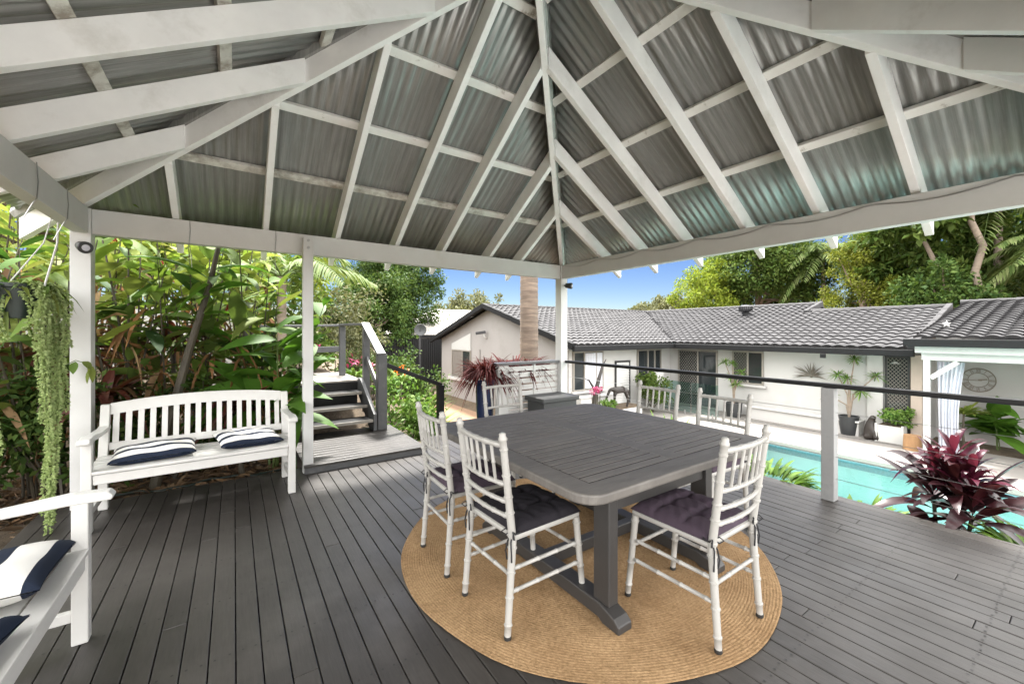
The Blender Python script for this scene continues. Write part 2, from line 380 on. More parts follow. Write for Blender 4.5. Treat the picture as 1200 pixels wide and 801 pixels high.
def copy_tree(o, parent=None):
    c = o.copy(); COL.objects.link(c); c.parent = parent
    for ch in kids(o): copy_tree(ch, c)
    return c
def arr_mesh(name, verts, quads, mat, parent=None, smooth=True):
    """fast mesh from numpy arrays"""
    verts = np.asarray(verts, np.float32).reshape(-1, 3); quads = np.asarray(quads, np.int32)
    off = V(0, 0, 0)
    if parent is not None:
        q = parent
        while q is not None: off += q.location; q = q.parent
    else:
        off = V((verts[:, 0].min()+verts[:, 0].max())/2, (verts[:, 1].min()+verts[:, 1].max())/2, verts[:, 2].min())
    verts = verts-np.array(off, np.float32)
    me = bpy.data.meshes.new(name); k = quads.shape[1]; m = len(quads)
    me.vertices.add(len(verts)); me.vertices.foreach_set('co', verts.ravel())
    me.loops.add(m*k); me.loops.foreach_set('vertex_index', quads.ravel())
    me.polygons.add(m); me.polygons.foreach_set('loop_start', np.arange(m, dtype=np.int32)*k)
    me.update(calc_edges=True)
    me.polygons.foreach_set('use_smooth', np.full(m, smooth))
    me.materials.append(MAT[mat] if isinstance(mat, str) else mat)
    o = bpy.data.objects.new(name, me); COL.objects.link(o)
    if parent is not None: o.parent = parent
    else: o.location = off
    return o
def unit(a): return a/np.maximum(np.linalg.norm(a, axis=-1, keepdims=True), 1e-9)
RN = np.random.default_rng(11)
def blades(P, D, L, W, droop=.3, seg=4, fold=.25, up=None, peak=.8, roll=0.4):
    """lanceolate leaves: P base, D direction, arrays of length/width; returns verts, quads (each leaf is one island)"""
    P = np.asarray(P, float); n = len(P); D = unit(np.asarray(D, float))
    L = np.broadcast_to(L, (n,)); W = np.broadcast_to(W, (n,)); droop = np.broadcast_to(droop, (n,))
    U = np.tile([0, 0, 1.], (n, 1)) if up is None else up
    S = unit(np.cross(D, U)+1e-6); Nn = unit(np.cross(S, D))
    a = RN.uniform(-roll, roll, n)[:, None]; S, Nn = S*np.cos(a)+Nn*np.sin(a), Nn*np.cos(a)-S*np.sin(a)
    out = np.zeros((n, seg+1, 3, 3))
    for i in range(seg+1):
        t = i/seg; wd = (max(math.sin(math.pi*min(1, t**peak)), 0.0)**.8*.5+(.03 if i == 0 else 0))
        c = P+D*(L*t)[:, None]*(1-.12*droop[:, None]*t)+np.array([0, 0, -1.])*(droop*L*t*t)[:, None]
        hw = (W*wd)[:, None]
        out[:, i, 1] = c
        out[:, i, 0] = c-S*hw+Nn*hw*fold*2
        out[:, i, 2] = c+S*hw+Nn*hw*fold*2
    q = []
    for i in range(seg):
        for j in range(2):
            q.append([i*3+j, i*3+j+1, (i+1)*3+j+1, (i+1)*3+j])
    q = np.array(q); base = (np.arange(n)*(seg+1)*3)[:, None, None]
    return out.reshape(-1, 3), (q[None]+base).reshape(-1, 4)
def rhombs(P, D, Nn, L, W):
    """small cheap leaves: folded diamonds"""
    D = unit(D); S = unit(np.cross(D, Nn)+1e-6); Nn = np.cross(S, D); n = len(P)
    L = np.broadcast_to(L, (n,))[:, None]; W = np.broadcast_to(W, (n,))[:, None]
    v = np.stack([P, P+D*L*.5+S*W*.5+Nn*L*.06, P+D*L-Nn*L*.1, P+D*L*.5-S*W*.5+Nn*L*.06], 1)
    q = np.arange(n*4).reshape(n, 4); return v.reshape(-1, 3), q
def cat(parts):
    vs = []; qs = []; o = 0
    for v, q in parts: vs.append(v); qs.append(q+o); o += len(v)
    return np.concatenate(vs), np.concatenate(qs)
def sphere_dirs(n): return unit(RN.normal(size=(n, 3)))
def clump_leaves(centers, radii, per, L, W, flat=1.0):
    """leaf-filled clumps; leaves point outward with scatter"""
    c = np.repeat(centers, per, 0); r = np.repeat(radii, per)
    d = sphere_dirs(len(c)); rr = r*RN.uniform(.35, 1.05, len(c))
    off = d*rr[:, None]; off[:, 2] *= flat
    D = unit(d*.7+RN.normal(size=d.shape)*.6+np.array([0, 0, -.15]))
    Nn = unit(np.array([0, 0, .8])+RN.normal(size=d.shape)*.7+d*.5)
    s = RN.uniform(.7, 1.35, len(c))
    return rhombs(c+off, D, Nn, L*s, W*s)
def crown(center, rad, ncl, per, L, W, clr=(.16, .32), seed=0, shell=.55, flat=.85, top_bias=0.0):
    """clumps in an uneven ellipsoid"""
    global RN
    RN = np.random.default_rng(seed+1000)
    d = sphere_dirs(ncl*3); lob = 1+.22*np.sin(d[:, 0]*3.1+seed)+.18*np.sin(d[:, 1]*4.3+2*seed)+.12*np.sin(d[:, 2]*5+seed)
    k = d[:, 2] > -.75; d = d[k][:ncl]; lob = lob[k][:ncl]
    rr = RN.uniform(shell, 1, len(d))**.6*lob
    rad = np.array(rad); C = np.array(center)+d*rr[:, None]*rad
    rc = RN.uniform(*clr, len(d))*rad.mean()
    return clump_leaves(C, rc, per, L, W, flat), C
def branches(mb, base, top, C, r0, k=9, seed=0):
    rr = random.Random(seed); base = Vector(base); top = Vector(top)
    pts = [base.lerp(top, t)+V(rr.uniform(-1, 1), rr.uniform(-1, 1), 0)*r0*.9*math.sin(t*3.1) for t in (0, .25, .5, .75, 1)]
    mb.tube(pts, [r0*1.25, r0, r0*.85, r0*.65, r0*.35], 9)
    for i in rr.sample(range(len(C)), min(k, len(C))):
        s = pts[2].lerp(pts[4], rr.uniform(0, .8)); e = Vector(C[i]); m = s.lerp(e, .5)+V(0, 0, -.08*(e-s).length)
        mb.tube([s, m, e], [r0*.38, r0*.24, r0*.1], 6)
def tree(name, label, cat_, base, height, center, rad, mat, ncl=90, per=70, L=.3, W=.15, seed=1, r0=.22, group=None, bark='bark', **kw):
    root = thing(name, label, cat_, base, group)
    (v, q), C = crown(center, rad, ncl, per, L, W, seed=seed, **kw)
    arr_mesh('crown', v, q, mat, root)
    mb = MB(); branches(mb, base, (center[0], center[1], center[2]+rad[2]*.3), C, r0, 10, seed); mb.build('trunk', bark, root)
    return root

# ------------------------------------------------------------------ ground, pool, deck
G = -1.40
def sstep(a, b, x):
    t = np.clip((x-a)/(b-a), 0, 1); return t*t*(3-2*t)
POOL = (6.7, 11.35, -5.0, 4.95)
def terrain(x, y):
    left = -.10+.62*sstep(5.6, 7.6, y)+.25*sstep(8, 14, y)
    left = np.where(x < -1.3, np.maximum(left, -.10+.45*sstep(-1.8, -4.5, x)), left)
    b = sstep(1.6, 2.7, x)*sstep(4.2, 5.4, y)
    low = G-.03-.55*sstep(10.5, 14, y)*sstep(9.6, 8.2, x)
    z = left*(1-b)+low*b
    under = (x > -1.25) & (y < 4.7)
    zz = np.where(x > 4.35, low, -.45)
    z = np.where(under, zz, z)
    z = np.where((x > 4.3), low, z)
    inpool = (x > POOL[0]-.05) & (x < POOL[1]+.05) & (y > POOL[2]-.05) & (y < POOL[3]+.05)
    z = np.where(inpool, -3.2, z)
    far = np.hypot(x-5, y-8)
    z = z+np.where(far > 30, .9*sstep(30, 60, far), 0)
    return z
def axis(lo, hi, fine_lo, fine_hi, st, grow=1.25):
    a = list(np.arange(fine_lo, fine_hi+.001, st)); s = st
    while a[-1] < hi: s *= grow; a.append(a[-1]+s)
    s = st
    while a[0] > lo: s *= grow; a.insert(0, a[0]-s)
    return np.array(a)
ax = axis(-400, 400, -4.5, 14.5, .2); ay = axis(-400, 400, -5.5, 20, .2)
X, Y = np.meshgrid(ax, ay, indexing='ij'); Z = terrain(X, Y)
Z = Z+.03*np.sin(X*2.7+Y*1.3)*np.sin(Y*2.1-X)*(Z > -.44)*(Y > 4.9)
nx, ny = X.shape; idx = np.arange(nx*ny).reshape(nx, ny)
q = np.stack([idx[:-1, :-1], idx[1:, :-1], idx[1:, 1:], idx[:-1, 1:]], -1).reshape(-1, 4)
g = arr_mesh('ground', np.stack([X, Y, Z], -1), q, 'soil'); tag(g, kind='structure')

px0, px1, py0, py1 = POOL
m = MB()   # paving round the pool (four slabs) in one sheet of paving
for x0, x1, y0, y1 in ((px1+.3, 14.2, -9, 9.75), (8.9, px1+.3, py1+.3, 9.75), (5.9, px0-.3, -9, 3.2)):
    m.bb(x0, x1, y0, y1, G-.12, G)
tag(m.build('pool_paving', 'concrete'), kind='structure')
m = MB()
for x0, x1, y0, y1 in ((px1, px1+.3, py0, py1+.3), (px0-.3, px1, py1, py1+.3), (px0-.3, px0, py0, py1)):
    m.bb(x0, x1, y0, y1, G-.10, G+.012)
tag(m.build('pool_coping', 'coping', bevel=.012), kind='structure')
m = MB()
zb = -2.45
m.bb(px0-.1, px1+.1, py0-.1, py1+.1, zb-.1, zb)
for x0, x1, y0, y1 in ((px0-.1, px0, py0, py1), (px1, px1+.1, py0, py1), (px0, px1, py1, py1+.1), (px0, px1, py0-.1, py0)):
    m.bb(x0, x1, y0, y1, zb, G-.101)
tag(m.build('pool_basin', 'pool_wall'), kind='structure')
m = MB()
m.bb(px1-.012, px1-.001, py0+.02, py1-.02, G-.26, G-.102); m.bb(px0+.02, px1-.02, py1-.012, py1-.001, G-.26, G-.102)
tag(m.build('pool_waterline', 'waterline'), kind='structure')
m = MB(); nwx, nwy = 2, 2
m.add([(px0, py0, G-.13), (px1, py0, G-.13), (px1, py1, G-.13), (px0, py1, G-.13)], [(0, 1, 2, 3)])
tag(m.build('pool_water', 'water'), kind='structure')
m = MB(); m.bb(6.6, 8.75, 11.0, 20.5, -2.02, -1.965); m.bb(5.2, 8.75, 9.6, 11.0, -1.95, -1.60)
tag(m.build('gravel_path', 'gravel'), kind='structure')

m = MB(); m.bb(-14, 5.6, -16, -2.0, -.50, -.42); m.bb(-14, -4.2, -2.0, 3.0, -.0, .06)
tag(m.build('bounce_slabs', 'bounce_pale'), kind='structure')  # unseen pale slabs, added to bounce daylight up to the pavilion ceiling
# deck: separate boards with gaps, butt joints, in one floor
DU0, DU1, DV0, DV1 = -1.22, 4.20, -1.6, 4.62
m = MB(); pitch = .0945; bw = .0902; x = DU0; r5 = random.Random(5)
while x < DU1:
    x1 = min(x+bw, DU1); y = DV0; far = DV1+(0 if x < 1.9 else .42)
    cuts = [DV0]
    c = DV0+r5.uniform(1.2, 3.6)
    while c < far-.5: cuts.append(c); c += r5.uniform(2.4, 4.2)
    cuts.append(far)
    for a, b in zip(cuts, cuts[1:]):
        dz = r5.uniform(-.0012, .0012)
        m.bb(x, x1, a+.001, b-.001, -.024, dz)
    x += pitch
tag(m.build('deck_floor', 'deck', bevel=.0035), kind='structure')
m = MB(); x = DU0
while x < DU1-.05:
    for y in np.arange(DV0+.12, DV1-.05, .45):
        for dx in (.022, .069):
            cx, cy = x+dx+r5.uniform(-.003, .003), y+r5.uniform(-.006, .006)
            m.add([(cx+  .0055*math.cos(k*1.0472), cy+.0055*math.sin(k*1.0472), .0018) for k in range(6)], [(0, 1, 2, 3, 4, 5)])
    x += pitch
tag(m.build('deck_screws', 'screw'), kind='structure')
m = MB()
for y in np.arange(DV0+.1, DV1, .45): m.bb(DU0+.02, DU1-.03, y, y+.045, -.17, -.026)
m.bb(DU1-.027, DU1-.002, DV0, DV1+.38, -.30, -.027); m.bb(DU0, DU0+.02, DV0, DV1-.02, -.2, -.03); m.bb(DU0+.02, 1.8, DV1-.03, DV1-.006, -.2, -.03)
for y in np.arange(-1.2, 4.9, 1.4): m.bb(DU1-.14, DU1-.04, y, y+.1, G-.1, -.18)
m.bb(DU0+.03, DU1-.16, DV0, DV1, -.40, -.35)
tag(m.build('deck_substructure', 'rail_black'), kind='structure')

# ------------------------------------------------------------------ pavilion
UL, UR, VB, VN = -.99, 4.01, 4.58, -.254
AX, AY, ZP, ZA = 1.665, 2.163, 2.37, 3.86
SB = (ZA-ZP)/(VB-AY); SR = (ZA-ZP)/(UR-AX); SL = (ZA-ZP)/(AX-UL); SN = (ZA-ZP)/(AY-VN)
pav = thing('pavilion', 'white timber pavilion with a hipped corrugated tin roof over the deck', 'pavilion', (1.5, 2.1, 0))
for (x, y, wd, z1) in ((UL, VB, .118, 2.35), (UR, VB, .125, 2.35), (UL, VN, .118, 2.35), (UR, VN, .118, 2.35)):
    MB().bb(x-wd/2, x+wd/2, y-wd/2, y+wd/2, (-.25 if x < 3 or y < 0 else -.02), z1).build('post', 'white_timber', pav, .004)
MB().bb(.555, .645, 4.415, 4.503, -.03, 2.30).build('post', 'white_timber', pav, .004)
BW = .05
def beam(p0, p1):
    MB().bar((*p0, 2.25), (*p1, 2.25), .09, .198).build('beam', 'white_timber', pav, .004)
beam((UL+.06, VB), (UR-.064, VB)); beam((UR, VB-.064), (UR, VN+.06)); beam((UL, VB-.06), (UL, VN+.06)); beam((UL+.06, VN), (UR-.06, VN))
RD = .178   # rafter depth (vertical)
def rafter(p0, p1, width, depth, side, name='rafter'):
    """vertical-section prism from p0 to p1 (bottom line)"""
    s = Vector(side).normalized()*width/2; p0 = Vector(p0); p1 = Vector(p1)
    m = MB(); m.prism([p0-s, p1-s, p1-s+V(0, 0, depth), p0-s+V(0, 0, depth)], s*2)
    return m.build(name, 'rafter_paint', pav, .003)
OV = .40
back_u = (-.42, .254, .905, 1.54, 2.12, 2.79, 3.30); right_v = (3.82, 3.23, 2.63, 1.98, 1.38, .78, .20)
left_v = (3.93, 3.27, 2.62, 1.96, 1.30, .62, .02)
def run_back(u): return min((u-UL)*SL/SB, (UR-u)*SR/SB, VB-AY)
def run_front(u): return min((u-UL)*SL/SN, (UR-u)*SR/SN, AY-VN)
def run_side(v, S, lim): return min((VB-v)*SB/S, (v-VN)*SN/S, lim)
EP = .03
for u in back_u:
    d = run_back(u)-EP; rafter((u, VB+OV, ZP-SB*OV), (u, VB-d, ZP+SB*d), BW, RD, (1, 0, 0))
    d = run_front(u)-EP; rafter((u, VN-OV, ZP-SN*OV), (u, VN+d, ZP+SN*d), BW, RD, (1, 0, 0))
for v in right_v:
    d = run_side(v, SR, UR-AX)-EP; rafter((UR+OV, v, ZP-SR*OV), (UR-d, v, ZP+SR*d), BW, RD, (0, 1, 0))
for v in left_v:
    d = run_side(v, SL, AX-UL)-EP; rafter((UL-OV, v, ZP-SL*OV), (UL+d, v, ZP+SL*d), BW, RD, (0, 1, 0))
for cx, cy in ((UL, VB), (UR, VB), (UL, VN), (UR, VN)):
    d = V(AX-cx, AY-cy, ZA-ZP); e = V(cx, cy, ZP-.006)-d*.16; a = V(AX, AY, ZA-.006)-d*.012
    rafter(e, a, .05, RD+.012, V(-d.y, d.x, 0), 'hip_rafter')
# battens lie on the rafters, sheets lie on the battens
def zoff(S): return RD+.001
BT = .035
runs = (-.30, .38, .95, 1.53, 2.08)
def batten(f0, f1, S, n, mt_='batten'):
    """f0,f1 ends on the rafter top plane; n = horizontal inward normal"""
    nn = V(n[0]*-S, n[1]*-S, 1).normalized()   # plane normal
    p0 = Vector(f0)+nn*(BT/2+.001); p1 = Vector(f1)+nn*(BT/2+.001)
    MB().bar(p0, p1, .07, BT, nn).build('batten', mt_, pav, .003)
for d in runs:
    h = .04
    z = ZP+RD
    if d < VB-AY-.1:
        a = UL+d*SB/SL; b = UR-d*SB/SR; batten((a+h, VB-d, z+SB*d), (b-h, VB-d, z+SB*d), SB, (0, -1), 'old_batten' if d < .5 else 'batten')
        a = UL+d*SN/SL; b = UR-d*SN/SR; batten((a+h, VN+d, z+SN*d), (b-h, VN+d, z+SN*d), SN, (0, 1))
    if d < UR-AX-.1:
        a = VN+d*SR/SN; b = VB-d*SR/SB; batten((UR-d, a+h, z+SR*d), (UR-d, b-h, z+SR*d), SR, (-1, 0))
    if d < AX-UL-.1:
        a = VN+d*SL/SN; b = VB-d*SL/SB; batten((UL+d, a+h, z+SL*d), (UL+d, b-h, z+SL*d), SL, (1, 0), 'old_batten')
def sheet(c0, e, inn, length, S, run0, run1, apex_run, mt_='tin'):
    """corrugated sheet over one face: c0 eave corner, e along eave, inn inward; run0/run1 horizontal hip run per metre at both ends"""
    cp = .0762; n = int((length+2*OV)/cp*8); vs = []
    ss = np.linspace(-OV*run0, length+OV*run1, n)
    top = RD+(BT+.003)*math.hypot(1, S)+.010
    out = np.zeros((n, 4, 3))
    for i, s in enumerate(ss):
        hm = min((s/run0), (length-s)/run1, apex_run); lo = -.44
        hm = max(hm, lo)
        w_ = .0085*math.cos(2*math.pi*s/cp)
        for j in range(4):
            d = lo+(hm-lo)*j/3
            p = np.array(c0)+np.array(e)*s+np.array(inn)*d
            out[i, j] = (p[0], p[1], ZP+S*d+top+w_)
    idx = np.arange(n*4).reshape(n, 4)
    q = np.stack([idx[:-1, :-1], idx[1:, :-1], idx[1:, 1:], idx[:-1, 1:]], -1).reshape(-1, 4)
    o = arr_mesh('roof_sheet', out.reshape(-1, 3), q, mt_, pav)
    sm = o.modifiers.new('gauge', 'SOLIDIFY'); sm.thickness = .0012; sm.offset = 1
sheet((UL, VB), (1, 0), (0, -1), UR-UL, SB, SB/SL, SB/SR, VB-AY)
sheet((UL, VN), (1, 0), (0, 1), UR-UL, SN, SN/SL, SN/SR, AY-VN)
sheet((UR, VN), (0, 1), (-1, 0), VB-VN, SR, SR/SN, SR/SB, UR-AX, 'tin_side')
sheet((UL, VN), (0, 1), (1, 0), VB-VN, SL, SL/SN, SL/SB, AX-UL, 'tin_side')
for cx, cy in ((UL, VB), (UR, VB), (UL, VN), (UR, VN)):      # ridge caps over the hips
    d = V(AX-cx, AY-cy, ZA-ZP); e = V(cx, cy, ZP)-d*.17; a = V(AX, AY, ZA)
    MB().tube([e+V(0, 0, .215), a+V(0, 0, .215)], .06, 8).build('hip_cap', 'tin', pav)
for x, y, z, dr in ((UL+.060, VB-.03, 2.20, (1, 0, 0)), (UL+.060, VB-.03, 2.30, (1, 0, 0)), (UL+.02, VB-.06, 2.20, (0, -1, 0)), (UL+.02, VB-.06, 2.31, (0, -1, 0)), (.60, 4.412, 2.2, (0, -1, 0)), (.60, 4.412, 2.27, (0, -1, 0))):
    MB().tube([V(x, y, z), V(x, y, z)+Vector(dr)*.012], .013, 8).build('bolt', 'steel', pav)
# small fittings near the apex: pendant hook
# thin string-light cables looped on the beams
def cable(name, label, pts, r=.004, mat='steel'):
    return tag(MB().tube(pts, r, 5).build(name, mat), label, 'cable', None)
pts = []
for i in range(60):
    t = i/59; y = VB-.1-t*4.3; pts.append((UR-.052-.004, y, 2.335-.045*abs(math.sin(t*math.pi*6.2))**1.0))
cable('light_cable', 'thin grey cable draped along the top of the beam above the pool rail', pts, .004)
pts = []
for k, u in enumerate((-.32, .33)):
    pts = [(u, VB-.047, 2.345), (u+.004, VB-.049, 2.27), (u-.004, VB-.050, 2.16), (u-.002, VB-.02, 2.135), (u, VB+.02, 2.10), (u+.01, VB+.03, 1.95)]
    cable('light_cable', ('thin grey cable looped over the beam above the middle of the left bench', 'thin grey cable looped over the beam just left of the slim middle post')[k], pts, .0028)
for k, v in enumerate((4.02, 3.5)):
    pts = [(UL+.046, v, 2.36), (UL+.050, v+.01, 2.25), (UL+.050, v-.01, 2.15), (UL+.03, v, 2.12), (UL-.02, v+.01, 2.0)]
    cable('light_cable', ('thin grey cable hooked over the left side beam beside the corner post', 'thin grey cable hooked over the left side beam above the hanging basket')[k], pts, .003)

def spotlight(x, y, z, dirv, label):
    r_ = thing('spotlight', label, 'spotlight', (x, y, z))
    d = Vector(dirv).normalized(); rot = d.to_track_quat('Z', 'Y').to_matrix(); c = V(x, y, z)
    MB().lathe([(.02, -.07), (.034, -.06), (.044, .0), (.046, .028), (.040, .034)], c, 20, rot).build('housing', 'dark_metal', r_)
    MB().lathe([(.024, .030), (.024, .0365), (.012, .038)], c, 20, rot).build('lens', 'lamp_glass', r_)
    MB().tube([c-d*.05, c-d*.05+V(0, .05, .02), c-d*.05+V(0, .075, .02)] if False else [c-d*.05, c-d*.09], .009, 8).build('bracket', 'dark_metal', r_)
    return r_
spotlight(UL+.035, VB-.13, 2.03, (.45, -.8, -.25), 'round black spotlight with a pale lens on the tall post beside the left bench')
spotlight(UR+.03, VB-.15, 2.045, (.5, -.85, -.1), 'small black spotlight on the back corner post above the pool rail')

# ------------------------------------------------------------------ railing, screen, platform, stairs
rl = thing('pool_railing', 'charcoal handrail on a pale grey post with thin wire cables facing the pool', 'railing', (4.05, 2.0, 0))
MB().bar((4.05, 4.51, .937), (4.05, -1.0, .937), .075, .036).build('handrail', 'rail_black', rl, .006)
for y in (1.30, -.95):
    MB().bb(4.005, 4.095, y-.045, y+.045, .001, .917).build('post', 'post_grey', rl, .004)
for z in (.18, .36, .54, .72):
    MB().tube([(4.05, 4.515, z), (4.05, 3.0, z-.004), (4.05, 1.3, z), (4.05, .2, z-.004), (4.05, -.95, z)], .0022, 5).build('cable', 'steel', rl)

scn = thing('privacy_screen', 'low white slatted timber screen with a charcoal cap beside the back corner post', 'screen', (3.45, 4.62, 0))
MB().bb(2.86, 3.945, 4.54, 4.68, .925, .962).build('cap', 'rail_grey', scn, .006)
MB().bb(2.90, 3.06, 4.565, 4.655, .0, .924).build('post', 'white_paint', scn, .004)
MB().bb(3.49, 3.525, 4.575, 4.62, .05, .924).build('post', 'white_paint', scn, .003)
for x0, x1 in ((3.062, 3.488), (3.527, 3.945)):
    m = MB()
    for k in range(10): m.bb(x0, x1, 4.583, 4.603, .06+k*.086, .06+k*.086+.066)
    m.build('slat_panel', 'white_paint', scn, .002)

bx = thing('storage_box', 'low charcoal lidded storage box in front of the white slatted screen', 'storage box', (3.62, 4.33, 0))
MB().bb(3.33, 3.91, 4.15, 4.51, .004, .44).build('body', 'box_grey', bx, .012)
MB().bb(3.30, 3.94, 4.12, 4.54, .442, .505).build('lid', 'box_grey', bx, .014)

pf = thing('timber_platform', 'grey decked timber landing at the foot of the garden stairs', 'platform', (1.17, 5.0, 0))
m = MB(); y = 4.37
while y < 5.66: m.bb(.56, 1.80, y, min(y+.0895, 5.70), .055, .08); y += .0945
m.build('boards', 'deck', pf, .003)
MB().bb(.565, 1.795, 4.375, 5.69, -.10, .0535).build('frame', 'rail_grey', pf)

st = thing('garden_stairs', 'charcoal timber stairs with tread edges painted pale as sky sheen rising to the upper garden landing', 'stairs', (1.0, 5.9, .08))
z0 = .08
for k in range(3):
    y = 5.42+k*.275; z = .235+k*.148
    MB().bb(.55, 1.50, y, y+.275, z-.04, z).build('tread', 'rail_black', st, .004)
    MB().bb(.551, 1.499, y-.014, y-.001, z-.036, z+.002).build('sheen_nosing', 'win_frame', st, .002)  # pale strip stands in for sky reflected off the tread tops
for x in (.50, 1.502):
    m = MB(); m.prism([(x, 5.40, .085), (x, 5.62, .085), (x, 6.26, .50), (x, 6.26, .70), (x, 6.10, .70), (x, 5.40, .30)], (.045, 0, 0))
    m.build('stringer', 'rail_grey', st, .003)
m = MB(); m.bb(.55, 1.50, 6.245, 6.27, .30, .64)
m.build('riser', 'rail_black', st)
ld = thing('upper_landing', 'pale grey decked landing at the top of the garden stairs', 'landing', (.9, 7.0, .5))
m = MB(); y = 6.24
while y < 7.6: m.bb(-.25, 1.56, y, y+.0895, .646, .672); y += .0945
m.build('boards', 'coping', ld, .003)
MB().bb(-.24, 1.55, 6.275, 7.6, .5, .645).build('frame', 'rail_grey', ld)

hr = thing('stair_railing', 'charcoal timber handrail with posts climbing beside the garden stairs to the landing', 'railing', (1.6, 5.9, .08))
MB().bb(1.565, 1.685, 5.42, 5.54, .082, 1.075).build('newel_post', 'rail_grey', hr, .006)
MB().bb(1.56, 1.65, 6.12, 6.21, .20, 1.46).build('post', 'rail_grey', hr, .005)
MB().bb(1.40, 1.49, 6.95, 7.04, .673, 1.46).build('post', 'rail_grey', hr, .005)
MB().bb(.10, .19, 6.95, 7.04, .673, 1.42).build('post', 'rail_grey', hr, .005)
MB().bar((1.612, 5.43, 1.075), (1.605, 6.22, 1.50), .115, .035).build('handrail', 'rail_grey', hr, .005)
MB().bar((1.607, 6.20, 1.488), (1.42, 7.05, 1.488), .11, .035).build('handrail', 'rail_grey', hr, .005)
MB().bar((1.46, 7.0, 1.478), (.05, 7.0, 1.45), .11, .035).build('handrail', 'rail_grey', hr, .005)
MB().bar((1.605, 5.55, .62), (1.605, 6.13, .98), .03, .09).build('mid_rail', 'rail_grey', hr, .004)
MB().bar((1.44, 6.98, 1.10), (.12, 6.98, 1.08), .03, .09).build('mid_rail', 'rail_grey', hr, .004)
hr2 = thing('side_stair_railing', 'dark timber handrail sloping down from the newel post towards the lower garden', 'railing', (2.1, 5.5, 0))
MB().bar((1.69, 5.48, .93), (2.50, 5.50, .60), .075, .055).build('handrail', 'rail_black', hr2, .005)
MB().bb(2.44, 2.53, 5.455, 5.545, -1.40, .60).build('post', 'rail_black', hr2, .005)

# ------------------------------------------------------------------ rug
m = MB(); RC = (1.90, 2.00); RR = 1.14; ring = .0135; n = 144
prof = []
k = int(RR/ring)
for i in range(k):
    r = RR-i*ring
    for a in (0, .25, .5, .75):
        prof.append((max(r-a*ring, .001), .0060+.0022*math.sin(math.pi*(a*.8+.1))))
vs = []; fs = []
for j, (r, z) in enumerate(prof):
    for i in range(n):
        a = 2*math.pi*i/n; wob = 1+.005*math.sin(3*a+1)+.003*math.sin(7*a)+.006*math.sin(2*a+r*7)*(1-r/RR)+.002*math.sin(13*a+r*31)
        vs.append((RC[0]+r*wob*math.cos(a), RC[1]+r*wob*math.sin(a), z+.0010*math.sin(a*61+r*400)+.0016*math.sin(a*7+r*20)))
for j in range(len(prof)-1):
    for i in range(n): fs.append((j*n+i, j*n+(i+1) % n, (j+1)*n+(i+1) % n, (j+1)*n+i))
m.add(vs, fs, True)
tag(m.build('jute_rug', 'rug', ang=80), 'round braided tan jute rug on the charcoal deck under the dining table', 'rug')

# ------------------------------------------------------------------ dining table
T0, T1, S0, S1 = 1.10, 2.60, 1.10, 2.60; TZ = .75; TH = .042
tb = thing('dining_table', 'large square charcoal slatted timber table on two trestle legs', 'table', (1.85, 1.85, .011))
tt = bpy.data.objects.new('tabletop', None)
def rounded(x0, x1, y0, y1, r, z0, z1, mb):
    pts = []
    for cx, cy, a0 in ((x1-r, y1-r, 0), (x0+r, y1-r, 90), (x0+r, y0+r, 180), (x1-r, y0+r, 270)):
        for k in range(7): a = R(a0+15*k); pts.append((cx+r*math.cos(a), cy+r*math.sin(a)))
    return pts
# frame: ring with rounded outer corners, slats inset in four quarters
m = MB(); outer = rounded(T0, T1, S0, S1, .10, 0, 0, m)
B = .125; inner_sq = (T0+B, T1-B, S0+B, S1-B)
def ring_mesh(outer, ix0, ix1, iy0, iy1, z0, z1):
    # split the ring into four mitred pieces
    cx, cy = (T0+T1)/2, (S0+S1)/2; n = len(outer)
    vs = []; fs = []
    inn = []
    for (x, y) in outer:
        inn.append((min(max(x, ix0), ix1), min(max(y, iy0), iy1)))
    for z in (z0, z1):
        vs += [(x, y, z) for x, y in outer]+[(x, y, z) for x, y in inn]
    for i in range(n):
        j = (i+1) % n
        fs.append((i, n+i, n+j, j)[::-1] if False else (i, j, n+j, n+i)[::-1])
        fs.append((2*n+i, 2*n+j, 3*n+j, 3*n+i))
        fs.append((i, j, 2*n+j, 2*n+i)); fs.append((n+i, 3*n+i, 3*n+j, n+j))
    return vs, fs
vs, fs = ring_mesh(outer, *inner_sq, TZ-TH, TZ)
m.add(vs, fs)
ttop = m.build('tabletop', 'table_grey', tb, .009)
bm = bmesh.new(); bm.from_mesh(ttop.data); bmesh.ops.remove_doubles(bm, verts=bm.verts, dist=1e-5); bmesh.ops.dissolve_degenerate(bm, dist=1e-5, edges=bm.edges); bmesh.ops.recalc_face_normals(bm, faces=bm.faces); bm.to_mesh(ttop.data); bm.free()
m = MB(); cxm = 1.85; cb = .055
m.bb(cxm-cb, cxm+cb, S0+B+.002, S1-B-.002, TZ-.035, TZ-.0006)                     # centre band along v
for x0, x1 in ((T0+B+.002, cxm-cb-.002), (cxm+cb+.002, T1-B-.002)):
    m.bb(x0, x1, 1.85-cb, 1.85+cb, TZ-.035, TZ-.0006)
    for y0, y1 in ((S0+B, 1.85-cb), (1.85+cb, S1-B)):
        k = 9; wdt = (y1-y0)/k
        for i in range(k): m.bb(x0, x1, y0+i*wdt+.005, y0+(i+1)*wdt-.005, TZ-.030, TZ-.0008+RN.uniform(-.0006, .0006))
m.build('slats', 'table_grey', tb, .0010)
MB().bb(T0+B+.0005, T1-B-.0005, S0+B+.0005, S1-B-.0005, TZ-.034, TZ-.0032).build('gap_shade_sheet', 'joint_black', tb)  # black sheet just below the slat tops paints the shade in the gaps
